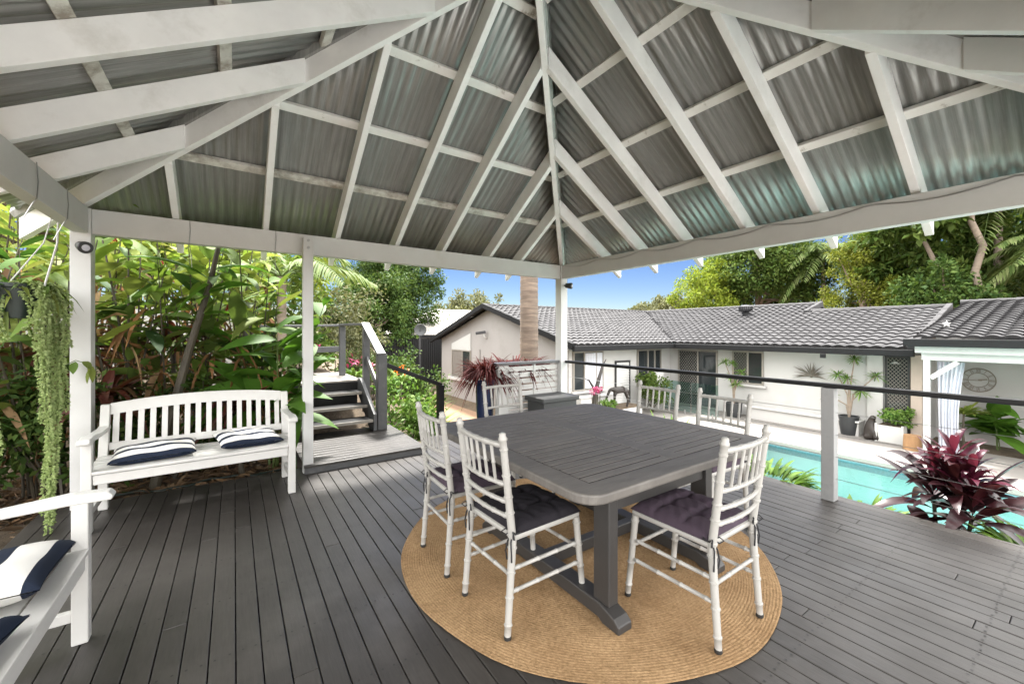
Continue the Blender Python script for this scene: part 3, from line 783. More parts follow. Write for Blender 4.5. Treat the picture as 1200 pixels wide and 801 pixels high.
for x in (1.47, 2.28):
    MB().bb(x-.032, x+.032, 1.31, 1.41, .095, TZ-.10).build('leg', 'table_dark', tb, .006)
    MB().bb(x-.032, x+.032, 2.29, 2.39, .095, TZ-.10).build('leg', 'table_dark', tb, .006)
    m = MB(); z = .012
    m.prism([(x-.045, 1.24, z), (x-.045, 1.24, z+.035), (x-.045, 1.27, z+.06), (x-.045, 1.36, z+.088), (x-.045, 2.34, z+.088), (x-.045, 2.43, z+.06), (x-.045, 2.46, z+.035), (x-.045, 2.46, z), (x-.045, 2.36, z), (x-.045, 2.33, z+.016), (x-.045, 1.37, z+.016), (x-.045, 1.34, z)], (.09, 0, 0))
    m.build('foot', 'table_dark', tb, .006)
    MB().bb(x-.035, x+.035, 1.22, 2.48, TZ-.10, TZ-.043).build('cross_bearer', 'table_dark', tb, .005)
for y in (1.33, 2.32):
    MB().bb(1.505, 2.247, y, y+.04, TZ-.225, TZ-.115).build('stretcher', 'table_dark', tb, .005)
MB().bb(1.51, 2.24, 1.82, 1.88, .03, .10).build('stretcher', 'table_dark', tb, .005)

# ------------------------------------------------------------------ chairs (origin at the centre of the seat, facing +X)
def make_chair():
    t = thing('bamboo_style_chair', 'tmp', 'chair', (0, 0, 0), 'white bamboo style chairs around the table')
    hw = .195; SZ = .43
    R3 = lambda *a: a
    for s in (-1, 1):
        # rear leg: splayed foot, straight to the seat, gently raked above
        foot = V(-.245, s*(hw-.005), .0); seat = V(-.212, s*(hw-.012), SZ); top = V(-.272, s*(hw-.002), .885)
        m = MB(); m.bamboo(foot+V(0, 0, .012), seat, .0155, (.12, .40, .66, .92), r1=.0185)
        m.bamboo(seat, top, .0185, (.05, .28, .44, .66, .92), r1=.0165, tip=[(.006, 1.25), (.014, 1.3), (.022, 1.0), (.034, .95), (.040, .6)])
        lg = m.build('rear_leg', 'chair_white', t, ang=50)
        MB().lathe([(.0155, 0), (.017, .004), (.0165, .016)], foot, 12).build('foot_cap', 'black_rubber', lg)
        ff = V(.225, s*(hw+.004), 0); fs_ = V(.185, s*(hw-.008), SZ)
        m = MB(); m.bamboo(ff+V(0, 0, .012), fs_, .0145, (.12, .40, .66, .93), r1=.0175)
        lg = m.build('front_leg', 'chair_white', t, ang=50)
        MB().lathe([(.0145, 0), (.016, .004), (.0155, .016)], ff, 12).build('foot_cap', 'black_rubber', lg)
        for z in (.20, .30):
            k = z/SZ; a = V(-.245+.045*k, s*(hw-.005-.007*k), z); b = V(.225-.04*k, s*(hw+.004-.012*k), z)
            MB().bamboo(a, b, .0092, (.08, .36, .64, .92)).build('stretcher', 'chair_white', t)
    for z in (.27,):
        MB().bamboo((.20, -hw+.005, z), (.20, hw-.005, z), .0092, (.08, .36, .64, .92)).build('stretcher', 'chair_white', t)
        MB().bamboo((-.218, -hw+.01, z), (-.218, hw-.01, z), .0092, (.08, .36, .64, .92)).build('stretcher', 'chair_white', t)
    m = MB(); m.bb(-.212, .205, -.198, .198, SZ-.005, SZ+.024); m.build('seat', 'chair_white', t, .012)
    bk = None
    def backx(z): return -.212-.060*(z-SZ)/(.885-SZ)
    def rail(z, bow, r=.0105, nm='back_rail'):
        pts = []; rad = []
        for i in range(25):
            q = i/24; y = -(hw-.010)+q*2*(hw-.010)
            kk = 1.22 if any(abs(q-c) < .022 for c in (.1, .3, .5, .7, .9)) else 1
            pts.append((backx(z)-bow*(1-(2*q-1)**2), y, z)); rad.append(r*kk)
        return MB().tube(pts, rad, 8).build(nm, 'chair_white', t)
    rail(.865, .022, .0125); rail(.685, .022); rail(.605, .022); rail(.535, .020)
    for i in range(5):
        y = -.115+i*.0575; b = .022*(1-(y/(hw-.01))**2)
        MB().bamboo((backx(.685)-b, y, .69), (backx(.865)-b, y, .86), .0078, (.5,)).build('spindle', 'chair_white', t)
    return t
def make_cushion():
    """tufted square pad, origin at bottom centre"""
    t = thing('seat_cushion', 'tmp', 'cushion', (0, 0, 0), 'tufted seat pads tied to the chairs')
    S = .205; nn = 40
    def h(u, v):
        x, y = u*2-1, v*2-1
        edge = (max(0, 1-abs(x)**5))**.5*(max(0, 1-abs(y)**5))**.5
        gx = abs(math.cos(1.5*math.pi*(x*.94))); gy = abs(math.cos(1.5*math.pi*(y*.94)))
        tuft = 0
        for a in (-.36, .36):
            for b in (-.36, .36): tuft += math.exp(-((x-a)**2+(y-b)**2)/.012)
        seam = math.exp(-((abs(x)-.36)/.07)**2)+math.exp(-((abs(y)-.36)/.07)**2)
        return .052*edge-.022*min(1, tuft)*edge-.010*min(1.3, seam)*edge+.0015*math.sin(x*23+y*17)
    def top(u, v):
        x, y = u*2-1, v*2-1
        k = 1+.0*x
        return (x*S*k, y*S, .004+h(u, v))
    m = MB(); m.grid(top, nn, nn); m.grid(lambda u, v: ((u*2-1)*S, (1-2*v)*S, .003), nn, nn)
    m.build('pad', 'cushion', t, ang=80)
    for s in (-1, 1):
        c = V(-.212, s*.185, .012); m = MB()
        for sg in (-1, 1):
            m.tube([c, c+V(-.02, sg*.028, .010), c+V(-.028, sg*.050, -.010), c+V(-.02, sg*.030, -.018), c], .0035, 6)
            m.tube([c, c+V(-.02, sg*.012, -.04), c+V(-.024, sg*.022, -.085), c+V(-.02, sg*.018, -.125)], [.004, .004, .0038, .004], 6)
        m.tube([c+V(.035, 0, 0), c+V(.02, s*.028, 0), c+V(-.008, s*.028, 0), c, c+V(.02, -s*.015, 0)], .004, 6)
        m.build('tie', 'cushion_tie', t)
    return t
ch0 = make_chair(); cu0 = make_cushion()
CH = [  # x, y, heading, label of chair, label of cushion
 (1.245, 1.71, 2, 'white chair nearest the rounded near corner of the table, its whole dark pad showing', 'black tufted pad on the chair in front of the rounded near table corner'),
 (1.235, 2.27, -2, 'white chair at the left side of the table, second from the near corner', 'plum tufted pad on the second chair along the left side of the table'),
 (1.895, 1.19, 91, 'white chair alone at the front side of the table, its back to the open deck', 'plum tufted pad on the lone chair at the front side of the table'),
 (2.03, 2.87, -91, 'white chair at the far side of the table in front of the slatted screen', 'plum tufted pad on the chair in front of the slatted screen'),
 (2.80, 2.23, 180, 'white chair on the pool side of the table, nearer the slatted screen', 'plum pad on the pool side chair nearer the slatted screen'),
 (2.76, 1.64, 178, 'white chair on the pool side of the table, nearer the grey railing post', 'plum pad on the pool side chair nearer the grey railing post'),
]
for i, (x, y, a, l1, l2) in enumerate(CH):
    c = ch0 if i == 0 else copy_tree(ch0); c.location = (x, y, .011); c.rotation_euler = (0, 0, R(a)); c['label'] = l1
    k = cu0 if i == 0 else copy_tree(cu0); k.location = (x, y, .011+.455); k.rotation_euler = (0, 0, R(a)); k['label'] = l2
    for pd in kids(k):
        if pd.name.startswith('pad'):
            pd.material_slots[0].link = 'OBJECT'; pd.material_slots[0].material = MAT['cushion_black' if i == 0 else 'cushion']

# ------------------------------------------------------------------ benches: origin at floor centre, front faces -Y, width along X
def make_bench(W, back=True, label=''):
    t = thing('garden_bench', label, 'bench', (0, 0, 0), 'white slatted garden benches')
    h = W/2; lw = .06
    for s in (-1, 1):
        x = s*(h-lw/2)
        MB().bb(x-.0275, x+.0275, -.27, -.215, 0, .62).build('front_leg', 'bench_white', t, .005)
        m = MB(); m.prism([(x-.0275, .20, 0), (x-.0275, .255, 0), (x-.0275, .255, .40), (x-.0275, .335, .80), (x-.0275, .285, .80), (x-.0275, .20, .42)], (.055, 0, 0))
        m.build('rear_leg', 'bench_white', t, .005)
        m = MB(); pr = [(-.345, .617), (-.352, .635), (-.335, .655), (-.22, .662), (.0, .640), (.20, .635), (.285, .645), (.285, .610), (.2, .603), (0, .608), (-.2, .618)]
        m.prism([(x-.033, y, z) for y, z in pr], (.066, 0, 0)); m.build('armrest', 'bench_white', t, .006)
        MB().bb(x-.015, x+.015, -.216, .205, .10, .145).build('side_rail', 'bench_white', t, .004)
        MB().bb(x-.015, x+.015, -.216, .205, .33, .385).build('side_rail', 'bench_white', t, .004)
    MB().bb(-h+.06, h-.06, -.262, -.232, .325, .392).build('front_rail', 'bench_white', t, .005)
    m = MB()
    for k in range(6):
        y = -.275+k*.082; z = .398-.012*math.sin(math.pi*k/5)
        x = h-.004 if k else h-.062
        m.bb(-h+.005, h-.005, y, y+.072, z, z+.02) if k not in (0,) else m.bb(-h+.058, h-.058, y, y+.072, z, z+.02)
    m.build('seat', 'bench_white', t, .003)
    # raked backrest: bottom rail, arched top rail, slats
    def bp(x, z): return V(x, .228+(z-.42)*.21, z)
    m = MB(); m.prism([bp(-h+.056, .45), bp(h-.056, .45), bp(h-.056, .505), bp(-h+.056, .505)], (0, .028, 0)); m.build('bottom_rail', 'bench_white', t, .004)
    n = 24; hx = h-.056; lo = []; up = []
    for i in range(n+1):
        q = -1+2*i/n; up.append(bp(q*hx, .805+.042*(1-q*q))); lo.append(bp(q*hx, .72+.038*(1-q*q)))
    m = MB()
    for i in range(n):
        m.prism([lo[i], lo[i+1], up[i+1], up[i]], (0, .030, 0))
    bm_ = m.build('top_rail', 'bench_white', t)
    b2 = bmesh.new(); b2.from_mesh(bm_.data); bmesh.ops.remove_doubles(b2, verts=b2.verts, dist=1e-5)
    dead = [f for f in b2.faces if abs(f.normal.x) > .9 and abs(abs(f.calc_center_median().x)-hx) > .01]
    bmesh.ops.delete(b2, geom=dead, context='FACES_ONLY'); bmesh.ops.recalc_face_normals(b2, faces=b2.faces); b2.to_mesh(bm_.data); b2.free()
    ns = int(round(hx*2/.0735))
    for i in range(ns):
        x = -hx+(i+.5)*2*hx/ns; q = x/hx; zt = .722+.038*(1-q*q)
        m = MB(); w_ = .019; m.prism([bp(x-w_, .502)+V(0, .007, 0), bp(x+w_, .502)+V(0, .007, 0), bp(x+w_, zt+.01)+V(0, .007, 0), bp(x-w_, zt+.01)+V(0, .007, 0)], (0, .013, 0))
        m.build('slat', 'bench_white', t, .002)
    return t
b1 = make_bench(1.30, label='white slatted bench against the garden with two striped cushions on it')
b1.location = (-.215, 4.19, .001); b1.rotation_euler = (0, 0, R(1.0))
b2_ = copy_tree(b1); b2_['label'] = 'white bench cut off by the left edge of the photo below the hanging basket'
b2_.location = (-.805, 1.963, .001); b2_.rotation_euler = (0, 0, R(90))

def pillow(name, label, w_, d_, h_, loc, rot, flip=0):
    """striped cushion: stripes run along local X, origin at its bottom centre"""
    m = MB(); nn = 26
    def f(sgn):
        def g_(u, v):
            x, y = u*2-1, v*2-1
            e = max(0, (1-x**4))**.55*max(0, (1-y**4))**.55
            pin = 1-.055*(1-abs(y))**.8*0-.05*(1-abs(x))*0
            px = x*w_/2*(1-.05*(1-y*y)*abs(x)); py = y*d_/2*(1-.06*(1-x*x)*abs(y))
            return (px, py, h_/2+sgn*(h_/2*e+.002)+.004*math.sin(x*7+y*3)*e*(sgn > 0))
        return g_
    m.grid(f(1), nn, nn); m.grid(lambda u, v: f(-1)(1-u, v), nn, nn)
    o = m.build(name, 'stripe', ang=85); 
    o.location = loc; o.rotation_euler = rot
    tag(o, label, 'cushion', 'navy and white striped cushions')
    return o
pillow('striped_cushion', 'navy and white striped cushion lying on the left half of the garden bench', .50, .36, .095, (-.50, 4.15, .415), (R(4), R(-1), R(4)))
pillow('striped_cushion', 'navy and white striped cushion lying at the right end of the garden bench', .46, .36, .095, (.10, 4.20, .415), (R(6), R(3), R(12)))
pillow('striped_cushion', 'wide navy and white striped cushion on the bench cut off by the left edge', .50, .36, .12, (-.795, 2.31, .412), (0, R(4), R(92))).scale = (1, 1.3, 1)
pillow('striped_cushion', 'striped cushion just showing at the left edge in front of a wider one', .46, .36, .11, (-.79, 1.77, .415), (0, R(4), R(86))).scale = (1, 1.25, 1)

# ------------------------------------------------------------------ house
hs = thing('house', 'low white house with a grey tiled roof and charcoal gutters beyond the pool', 'house', (14.1, 9.7, G))
def tile_plane(P0, e, up, S, lo, hi, run_max, st=.30, tw=.26):
    vs = []; qs = []; off = 0; e = np.array([*e, 0.]); up = np.array([*up, 0.]); P0 = np.array(P0)
    nc = 9; prof = np.array([.024*abs(math.cos(math.pi*i/(nc-1)))**.7 for i in range(nc)])[::-1]
    prof = np.array([.036*math.sin(math.pi*min(1, i/(nc-1)*1.12))**.8 if i/(nc-1)*1.12 <= 1 else 0 for i in range(nc)])
    j = 0; r = 0.0
    while r < run_max-.05:
        r0, r1 = r, min(r+st+.03, run_max+.02); rm = (r0+r1)/2
        k0 = int(math.floor(lo(rm)/tw)); k1 = int(math.ceil(hi(rm)/tw))
        for k in range(k0, k1):
            s = (k+np.linspace(0, 1, nc))*tw+(j % 2)*0.0
            jz = RN.uniform(-.003, .003)
            for row, (rr, dz) in enumerate(((r0+.035, -.02), (r0, .042), (r1, .004))):
                sc_ = np.clip(s, lo(rr), hi(rr)); p = P0+e*sc_[:, None]+up*rr
                p = p+np.array([0, 0, 1.])*(S*rr+(prof*(1 if row else .9)+(dz+jz))[:, None])
                vs.append(p)
            for row in range(2):
                for i in range(nc-1):
                    a = off+row*nc+i; qs.append((a, a+1, a+nc+1, a+nc))
            off += 3*nc
        r += st; j += 1
    return np.concatenate(vs), np.array(qs)
ZE = .95
# wing along X (faces -Y): gable at the west end
E1, V1, RX, RY = 13.45, 9.1, 5.3, 14.4
rf_tiles = [tile_plane((8.4, V1, ZE), (1, 0), (0, 1), .28, lambda r: 0, lambda r: E1-8.4+r, 5.3),
            tile_plane((E1, 2.7, ZE), (0, 1), (1, 0), .28, lambda r: 0 if r <= 4.15 else 3.6, lambda r: V1-2.7+r, 5.3),
            tile_plane((12.75, -5.0, 1.235), (0, 1), (1, 0), .175, lambda r: 0, lambda r: 7.52, 5.85),
            tile_plane((18.75+RX, 19.7, ZE), (-1, 0), (0, -1), .28, lambda r: 0, lambda r: 18.75+RX-8.4, 5.3)]
v, q = cat(rf_tiles); roof = arr_mesh('roof', v, q, 'tile', hs, smooth=False)
m = MB()      # far slopes as slabs
m.prism([(18.75, 6.3, ZE+.28*5.3), (18.75, 19.7, ZE+.28*5.3), (24, 19.7, ZE), (24, 6.3, ZE)], (0, 0, -.05))
m.prism([(17.6, 2.7, ZE+.28*4.15), (17.6, 6.3, ZE+.28*4.15), (22, 6.3, ZE-.05), (22, 2.7, ZE-.05)], (0, 0, -.05))
m.prism([(18.6, -5.0, 2.26), (18.6, 2.6, 2.26), (24, 2.6, 1.1), (24, -5.0, 1.1)], (0, 0, -.05))
m.build('roof_slope', 'tile', hs)
def ridge(p0, p1, r=.10):
    p0 = Vector(p0); p1 = Vector(p1); n = max(2, int((p1-p0).length/.36)); m = MB()
    for i in range(n):
        a = p0.lerp(p1, i/n); b = p0.lerp(p1, (i+1.06)/n)
        m.tube([a, b], [r*1.06, r*.94], 10)
    m.build('ridge_tiles', 'tile', hs)
ridge((8.4, RY, ZE+.28*5.3+.0), (18.75, RY, ZE+.28*5.3)); ridge((18.75, 14.4, ZE+.28*5.3), (18.75, 6.3, ZE+.28*5.3)); ridge((17.6, 6.3, ZE+.28*4.15), (17.6, 2.7, ZE+.28*4.15)); ridge((18.6, 2.6, 2.26), (18.6, -5, 2.26))
MB().bar((E1, V1, ZE+.02), (18.75, 14.4, ZE+.28*5.3+.02), .12, .012).build('valley_flashing', 'gutter', hs)
# verge trims
def verge(p0, p1, n, mat='gutter'):
    p0 = Vector(p0); p1 = Vector(p1); m = MB()
    for i in range(n):
        a = p0.lerp(p1, i/n); b = p0.lerp(p1, (i+1.04)/n); m.bar(a+V(0, 0, .012*(i % 2)), b, .13, .20)
    m.build('verge_tiles', mat, hs, .015)
verge((8.40, V1-.05, ZE-.02), (8.40, RY, ZE+.28*5.3), 15); verge((8.40, 19.8, ZE-.05), (8.40, RY, ZE+.28*5.3), 15)
verge((E1-.05, 2.68, ZE), (17.6, 2.68, ZE+.28*4.15+.01), 13, 'tile'); verge((17.3, 6.28, ZE+.28*3.9+.02), (18.75, 6.28, ZE+.28*5.3+.01), 4, 'tile')
m = MB(); m.prism([(14.0, 2.76, .86), (17.6, 2.76, 2.08), (21, 2.76, .95)], (0, .05, 0)); m.prism([(17.0, 6.36, 1.75), (18.75, 6.36, 2.40), (20.4, 6.36, 1.85)], (0, .05, 0))
m.build('gable_infill', 'black_frame', hs)
# walls
m = MB(); wt = .2
m.bb(8.8, 14.1, 9.7, 9.7+wt, -2.2, ZE+.14); m.bb(14.1, 14.1+wt, 2.8, 9.7, -1.6, ZE+.16); m.bb(14.1, 15.5, 2.62, 2.795, -1.6, .98)
m.bb(15.5, 15.7, -5, 2.618, -1.6, 1.6); m.bb(14.31, 20, 2.80, 2.95, -1.6, .85)
m.build('wall', 'house_white', hs)
m = MB(); m.prism([(8.8, 9.9, -2.3), (8.8, 9.9, ZE+.16), (8.8, RY, ZE+.28*5.3-.06), (8.8, 19.3, ZE+.07), (8.8, 19.3, -2.3)], (.2, 0, 0)); m.bb(9.0, 18, 19.1, 19.3, -2.3, ZE)
m.bb(8.815, 8.999, 9.702, 9.899, -2.2, ZE+.13)
m.build('gable_wall', 'house_beige', hs)
m = MB(); m.bb(8.78, 8.798, 9.69, 9.9, -2.2, .9); m.build('corner_trim', 'house_beige', hs)
m = MB(); m.bb(13.55, 14.095, 2.8, 9.0, .80, .815); m.bb(8.5, 14.09, 9.2, 9.695, .80, .815); m.build('soffit', 'white_paint', hs)
# gutters and fascias
MB().bb(8.38, E1-.001, V1-.13, V1-.01, .775, .94).build('gutter', 'gutter', hs, .015)
MB().bb(E1-.13, E1-.01, 2.62, V1-.135, .775, .94).build('gutter', 'gutter', hs, .015)
MB().bb(12.60, 12.74, -5.0, 2.66, 1.045, 1.215).build('gutter', 'gutter', hs, .015)
# pale verandah at the near end of the house
MB().bb(12.80, 12.84, -5, 2.50, .90, 1.06).build('fascia_board', 'white_paint', hs, .004)
MB().bb(12.95, 13.07, -5, 2.42, .735, .905).build('beam', 'white_paint', hs, .006)
for y in (2.34, -4.6):
    MB().bb(12.955, 13.065, y-.055, y+.055, G, .734).build('post', 'white_paint', hs, .006)
MB().bar((13.01, 2.28, .33), (13.01, 1.86, .715), .07, .10).build('brace', 'white_paint', hs, .005)
MB().bb(12.86, 15.5, -5, 2.5, 1.065, 1.085).build('verandah_ceiling', 'white_paint', hs)
MB().bb(14.085, 14.098, 2.801, 2.83+.0, G, .8).build('corner_trim', 'taupe', hs)
MB().bb(13.97, 14.098, 2.60, 2.80, G, .79).build('pier', 'taupe', hs)
MB().bb(14.0, 14.099, 3.34, 3.66, G, .80).build('pier', 'house_white', hs)
def diag_grille(y0, y1, z0, z1, x, st, w_=.008):
    m = MB(); 
    for sg in (1, -1):
        c = -4.0
        while c < 4.0:
            # line z = z0 + sg*(y-y0) + c
            pts = []
            for y in (y0, y1):
                z = z0+sg*1.25*(y-y0)+c
                if z0 <= z <= z1: pts.append((y, z))
            for z in (z0, z1):
                y = y0+(z-z0-c)/(sg*1.25)
                if y0 < y < y1: pts.append((y, z))
            if len(pts) >= 2:
                p, q_ = pts[0], pts[-1]
                if math.hypot(p[0]-q_[0], p[1]-q_[1]) > .02: m.bar((x, *p), (x, *q_), w_, .006, (1, 0, 0))
            c += st
    return m
def window_x(x, y0, y1, z0, z1, splits=(), mat='win_frame', pane='dark_glass', name='window', fw=.05, grille=None, gst=.11):
    """window on a wall that faces -X at plane x"""
    m = MB(); m.bb(x-.06, x-.002, y0, y1, z1-fw, z1); m.bb(x-.06, x-.002, y0, y1, z0, z0+fw)
    for y in (y0, y1-fw): m.bb(x-.06, x-.002, y, y+fw, z0+fw+.001, z1-fw-.001)
    for y in splits: m.bb(x-.055, x-.004, y-fw/2, y+fw/2, z0+fw+.001, z1-fw-.001)
    fr = m.build(name, mat, hs, .004)
    ed = [y0+fw]+list(splits)+[y1-fw]
    for i in range(len(ed)-1):
        MB().bb(x-.02, x-.008, ed[i]+.001, ed[i+1]-.001, z0+fw, z1-fw).build('pane', pane, fr)
    if grille is not None:
        a, b = grille; diag_grille(a, b, z0+fw, z1-fw, x-.045, gst).build('security_grille', 'win_frame', fr)
    return fr
window_x(14.1, 6.27, 7.26, -.36, .73, (6.76,), grille=(6.79, 7.21), pane='dark_glass')
MB().bb(13.98, 14.098, 6.18, 7.34, -.44, -.362).build('window_sill', 'house_white', hs, .01)
window_x(14.1, 7.78, 9.32, G+.02, .70, (8.52,), mat='win_frame', name='sliding_door', grille=(8.56, 9.27), gst=.12)
window_x(14.1, 2.83, 3.31, G+.05, .74, (), mat='black_frame', name='security_door', fw=.045, grille=(2.86, 3.28), gst=.095)
def window_y(y, x0, x1, z0, z1, splits=(), mat='win_frame', pane='dark_glass', name='window', fw=.05):
    m = MB(); m.bb(x0, x1, y-.06, y-.002, z1-fw, z1); m.bb(x0, x1, y-.06, y-.002, z0, z0+fw)
    for x in (x0, x1-fw): m.bb(x, x+fw, y-.06, y-.002, z0+fw+.001, z1-fw-.001)
    for x in splits: m.bb(x-fw/2, x+fw/2, y-.055, y-.004, z0+fw+.001, z1-fw-.001)
    fr = m.build(name, mat, hs, .004); ed = [x0+fw]+list(splits)+[x1-fw]
    for i in range(len(ed)-1):
        MB().bb(ed[i]+.001, ed[i+1]-.001, y-.02, y-.008, z0+fw, z1-fw).build('pane', pane, fr)
    return fr
wcur = window_y(9.7, 8.95, 10.33, -.55, .74, (9.45, 10.0), pane='dark_glass')
for a, b in ((9.49, 9.97), (10.03, 10.27)):
    MB().grid(lambda u, v: (a+(b-a)*u, 9.655+.012*math.sin(u*(b-a)*75), -.48+1.15*v), 60, 2).build('curtain', 'curtain', wcur)
MB().bb(8.95-.06, 10.39, 9.58, 9.698, -.62, -.552).build('window_sill', 'house_white', hs, .01)
window_y(9.7, 12.1, 13.5, -.62, .72, (12.7, 13.1))
sh = MB(); sh.bb(10.93, 11.70, 9.645, 9.698, -1.20, -1.15); sh.bb(10.93, 11.70, 9.645, 9.698, .30, .36)
for x in (10.93, 11.65): sh.bb(x, x+.05, 9.645, 9.698, -1.149, .299)
dr = sh.build('louvre_door', 'black_frame', hs)
m = MB()
for k in range(16): m.box((11.315, 9.668, -1.10+k*.09), (.66, .012, .085), Matrix.Rotation(R(-18), 3, 'X'))
m.build('louvre', 'white_paint', dr)
MB().bb(12.45, 12.85, 9.10, 9.45, -1.6, -.10).build('pier', 'house_white', hs, .006)
# gable window with white triangular panel
gx = 8.8
wf = window_x(gx, 16.15, 18.05, -.78, .52, (16.95,), pane='dark_glass')
MB().grid(lambda u, v: (gx-.030-.010*math.sin(u*70), 17.0+.98*u, -.72+1.2*v), 60, 2).build('curtain', 'screen_mesh', wf)
m = MB(); m.bb(gx-.16, gx-.002, 15.98, 18.25, -.92, -.79); m.build('window_sill', 'house_white', hs, .01)
m = MB(); m.prism([(gx-.05, 16.15, .525), (gx-.05, 18.05, .525), (gx-.05, 18.05, .80), (gx-.05, 16.15, 1.30)], (.048, 0, 0)); wp = m.build('gable_panel', 'white_paint', hs)
m = MB()
for k in range(8): m.bb(gx-.062, gx-.052, 16.16, 18.0-(k*.25 if k > 2 else 0), .56+k*.075, .60+k*.075)
m.build('weatherboards', 'white_paint', wp)
MB().tube([(gx-.03, 15.35, -2.0), (gx-.03, 15.35, .6)], .025, 8).build('conduit', 'house_beige', hs)
# roof vent, sensor lights
rv = V(17.2, 8.35, ZE+.28*3.75)
def build_vent():
    z = rv.z
    MB().lathe([(.11, -.12), (.11, .16), (.13, .17)], rv, 16).build('vent_pipe', 'gutter', hs)
    m = MB(); m.lathe([(.12, .16), (.20, .20), (.245, .30), (.22, .40), (.12, .45), (.02, .46)], rv, 24)
    vt = m.build('roof_vent', 'dark_metal', hs)
    m = MB()
    for k in range(20):
        a = 2*math.pi*k/20; m.box(rv+V(.235*math.cos(a), .235*math.sin(a), .30), (.01, .05, .17), Matrix.Rotation(a+.6, 3, 'Z'))
    m.build('fins', 'gutter', vt)
build_vent()
MB().bb(13.24, 13.31, 4.35, 4.47, .66, .774).build('junction_box', 'gutter', hs, .01)
MB().lathe([(.02, .0), (.05, -.03), (.10, -.05)], (13.8, 3.05, .62), 14).build('porch_lamp', 'white_paint', hs)
# low white bench wall in front of the house and planting strip
pl = thing('planter_wall', 'long low white rendered planter wall at the foot of the house wall', 'planter', (13.9, 5.05, G))
m = MB(); m.bb(13.68, 14.095, 3.75, 6.60, G-.02, -1.05); m.build('wall', 'house_white', pl, .012)
MB().bb(13.62, 14.095, 3.72, 6.64, -1.049, -1.0).build('coping', 'house_white', pl, .012)
lw = thing('garden_wall', 'low white garden wall under the curtained house window beside the horse sculpture', 'wall', (10.2, 9.35, G))
MB().bb(8.9, 10.8, 9.25, 9.45, -1.6, -.72).build('wall', 'house_white', lw, .01); MB().bb(8.87, 10.83, 9.22, 9.48, -.719, -.67).build('coping', 'house_white', lw, .01)

# glass pool fence near the sliding door
gf = thing('glass_fence', 'frameless glass pool fence panels with steel spigots by the sliding door', 'fence', (12.5, 8.3, G))
for x0, y0, x1, y1 in ((12.6, 8.9, 12.6, 7.9), (12.6, 7.85, 12.6, 6.95)):
    MB().bar((x0, y0, -.82), (x1, y1, -.82), .012, 1.0).build('glass_panel', 'pool_glass', gf)
    for t in (.2, .8):
        MB().lathe([(.03, 0), (.028, .14)], (x0+(x1-x0)*t, y0+(y1-y0)*t, G), 10).build('spigot', 'steel', gf)
MB().bb(12.57, 12.63, 8.92, 8.98, G, -.3).build('post', 'white_paint', gf, .004)

# wall clock on the verandah wall
ck = thing('wall_clock', 'large round open wire clock on the white verandah wall', 'clock', (15.44, 1.86, .16))
def ringx(r, x, th, mb):
    mb.tube([(x, 1.86+r*math.cos(2*math.pi*i/40), .16+r*math.sin(2*math.pi*i/40)) for i in range(41)], th, 6)
m = MB(); ringx(.29, 15.45, .011, m); ringx(.175, 15.45, .007, m); m.build('rim', 'clock_metal', ck)
m = MB(); num = ['XII', 'I', 'II', 'III', 'IV', 'V', 'VI', 'VII', 'VIII', 'IX', 'X', 'XI']
for h_, s_ in enumerate(num):
    a = math.pi/2-h_*math.pi/6
    # seen from -X: picture right is -Y
    rad = V(0, -math.cos(a), math.sin(a)); tan = V(0, -math.sin(a)*-1*-1, -math.cos(a)*1) if False else V(0, -math.cos(a-math.pi/2), math.sin(a-math.pi/2))
    cw = {'I': .019, 'V': .042, 'X': .042}; tot = sum(cw[c] for c in s_); p = -tot/2; C = V(15.45, 1.86, .16)
    for c in s_:
        wd = cw[c]; mid = p+wd/2
        lo_ = lambda o: C+rad*.187+tan*o
        hi_ = lambda o: C+rad*.278+tan*o
        if c == 'I': m.bar(lo_(mid), hi_(mid), .010, .008, (1, 0, 0))
        elif c == 'V': m.bar(lo_(mid), hi_(mid-.016), .008, .008, (1, 0, 0)); m.bar(lo_(mid), hi_(mid+.016), .008, .008, (1, 0, 0))
        else: m.bar(lo_(mid-.016), hi_(mid+.016), .008, .008, (1, 0, 0)); m.bar(lo_(mid+.016), hi_(mid-.016), .008, .008, (1, 0, 0))
        p += wd
m.build('numerals', 'clock_metal', ck)
m = MB(); C = V(15.437, 1.86, .16); m.bar(C+V(0, -.06, -.01), C+V(0, .20, -.01), .014, .006, (1, 0, 0)); m.bar(C, C+V(-.007, -.15, .03), .03, .006, (1, 0, 0)); m.build('hands', 'clock_metal', ck)
# verandah curtain gathered at the post
def cf(u, v):
    z = G+.05+2.05*(1-v)
    wdt = .30+.24*(1-v)**2 if v > .35 else .36+.10*(.35-v)
    y = 2.22-.02*v-u*(.44-.12*math.sin(v*2.2))
    return (13.28+.035*math.sin(u*42+1.5*math.sin(v*3))+.02*math.sin(u*17), y, z)
tag(MB().grid(cf, 90, 24).build('verandah_curtain', 'curtain', ang=80), 'pale blue grey curtain gathered beside the white verandah post', 'curtain')
so_ = MB().grid
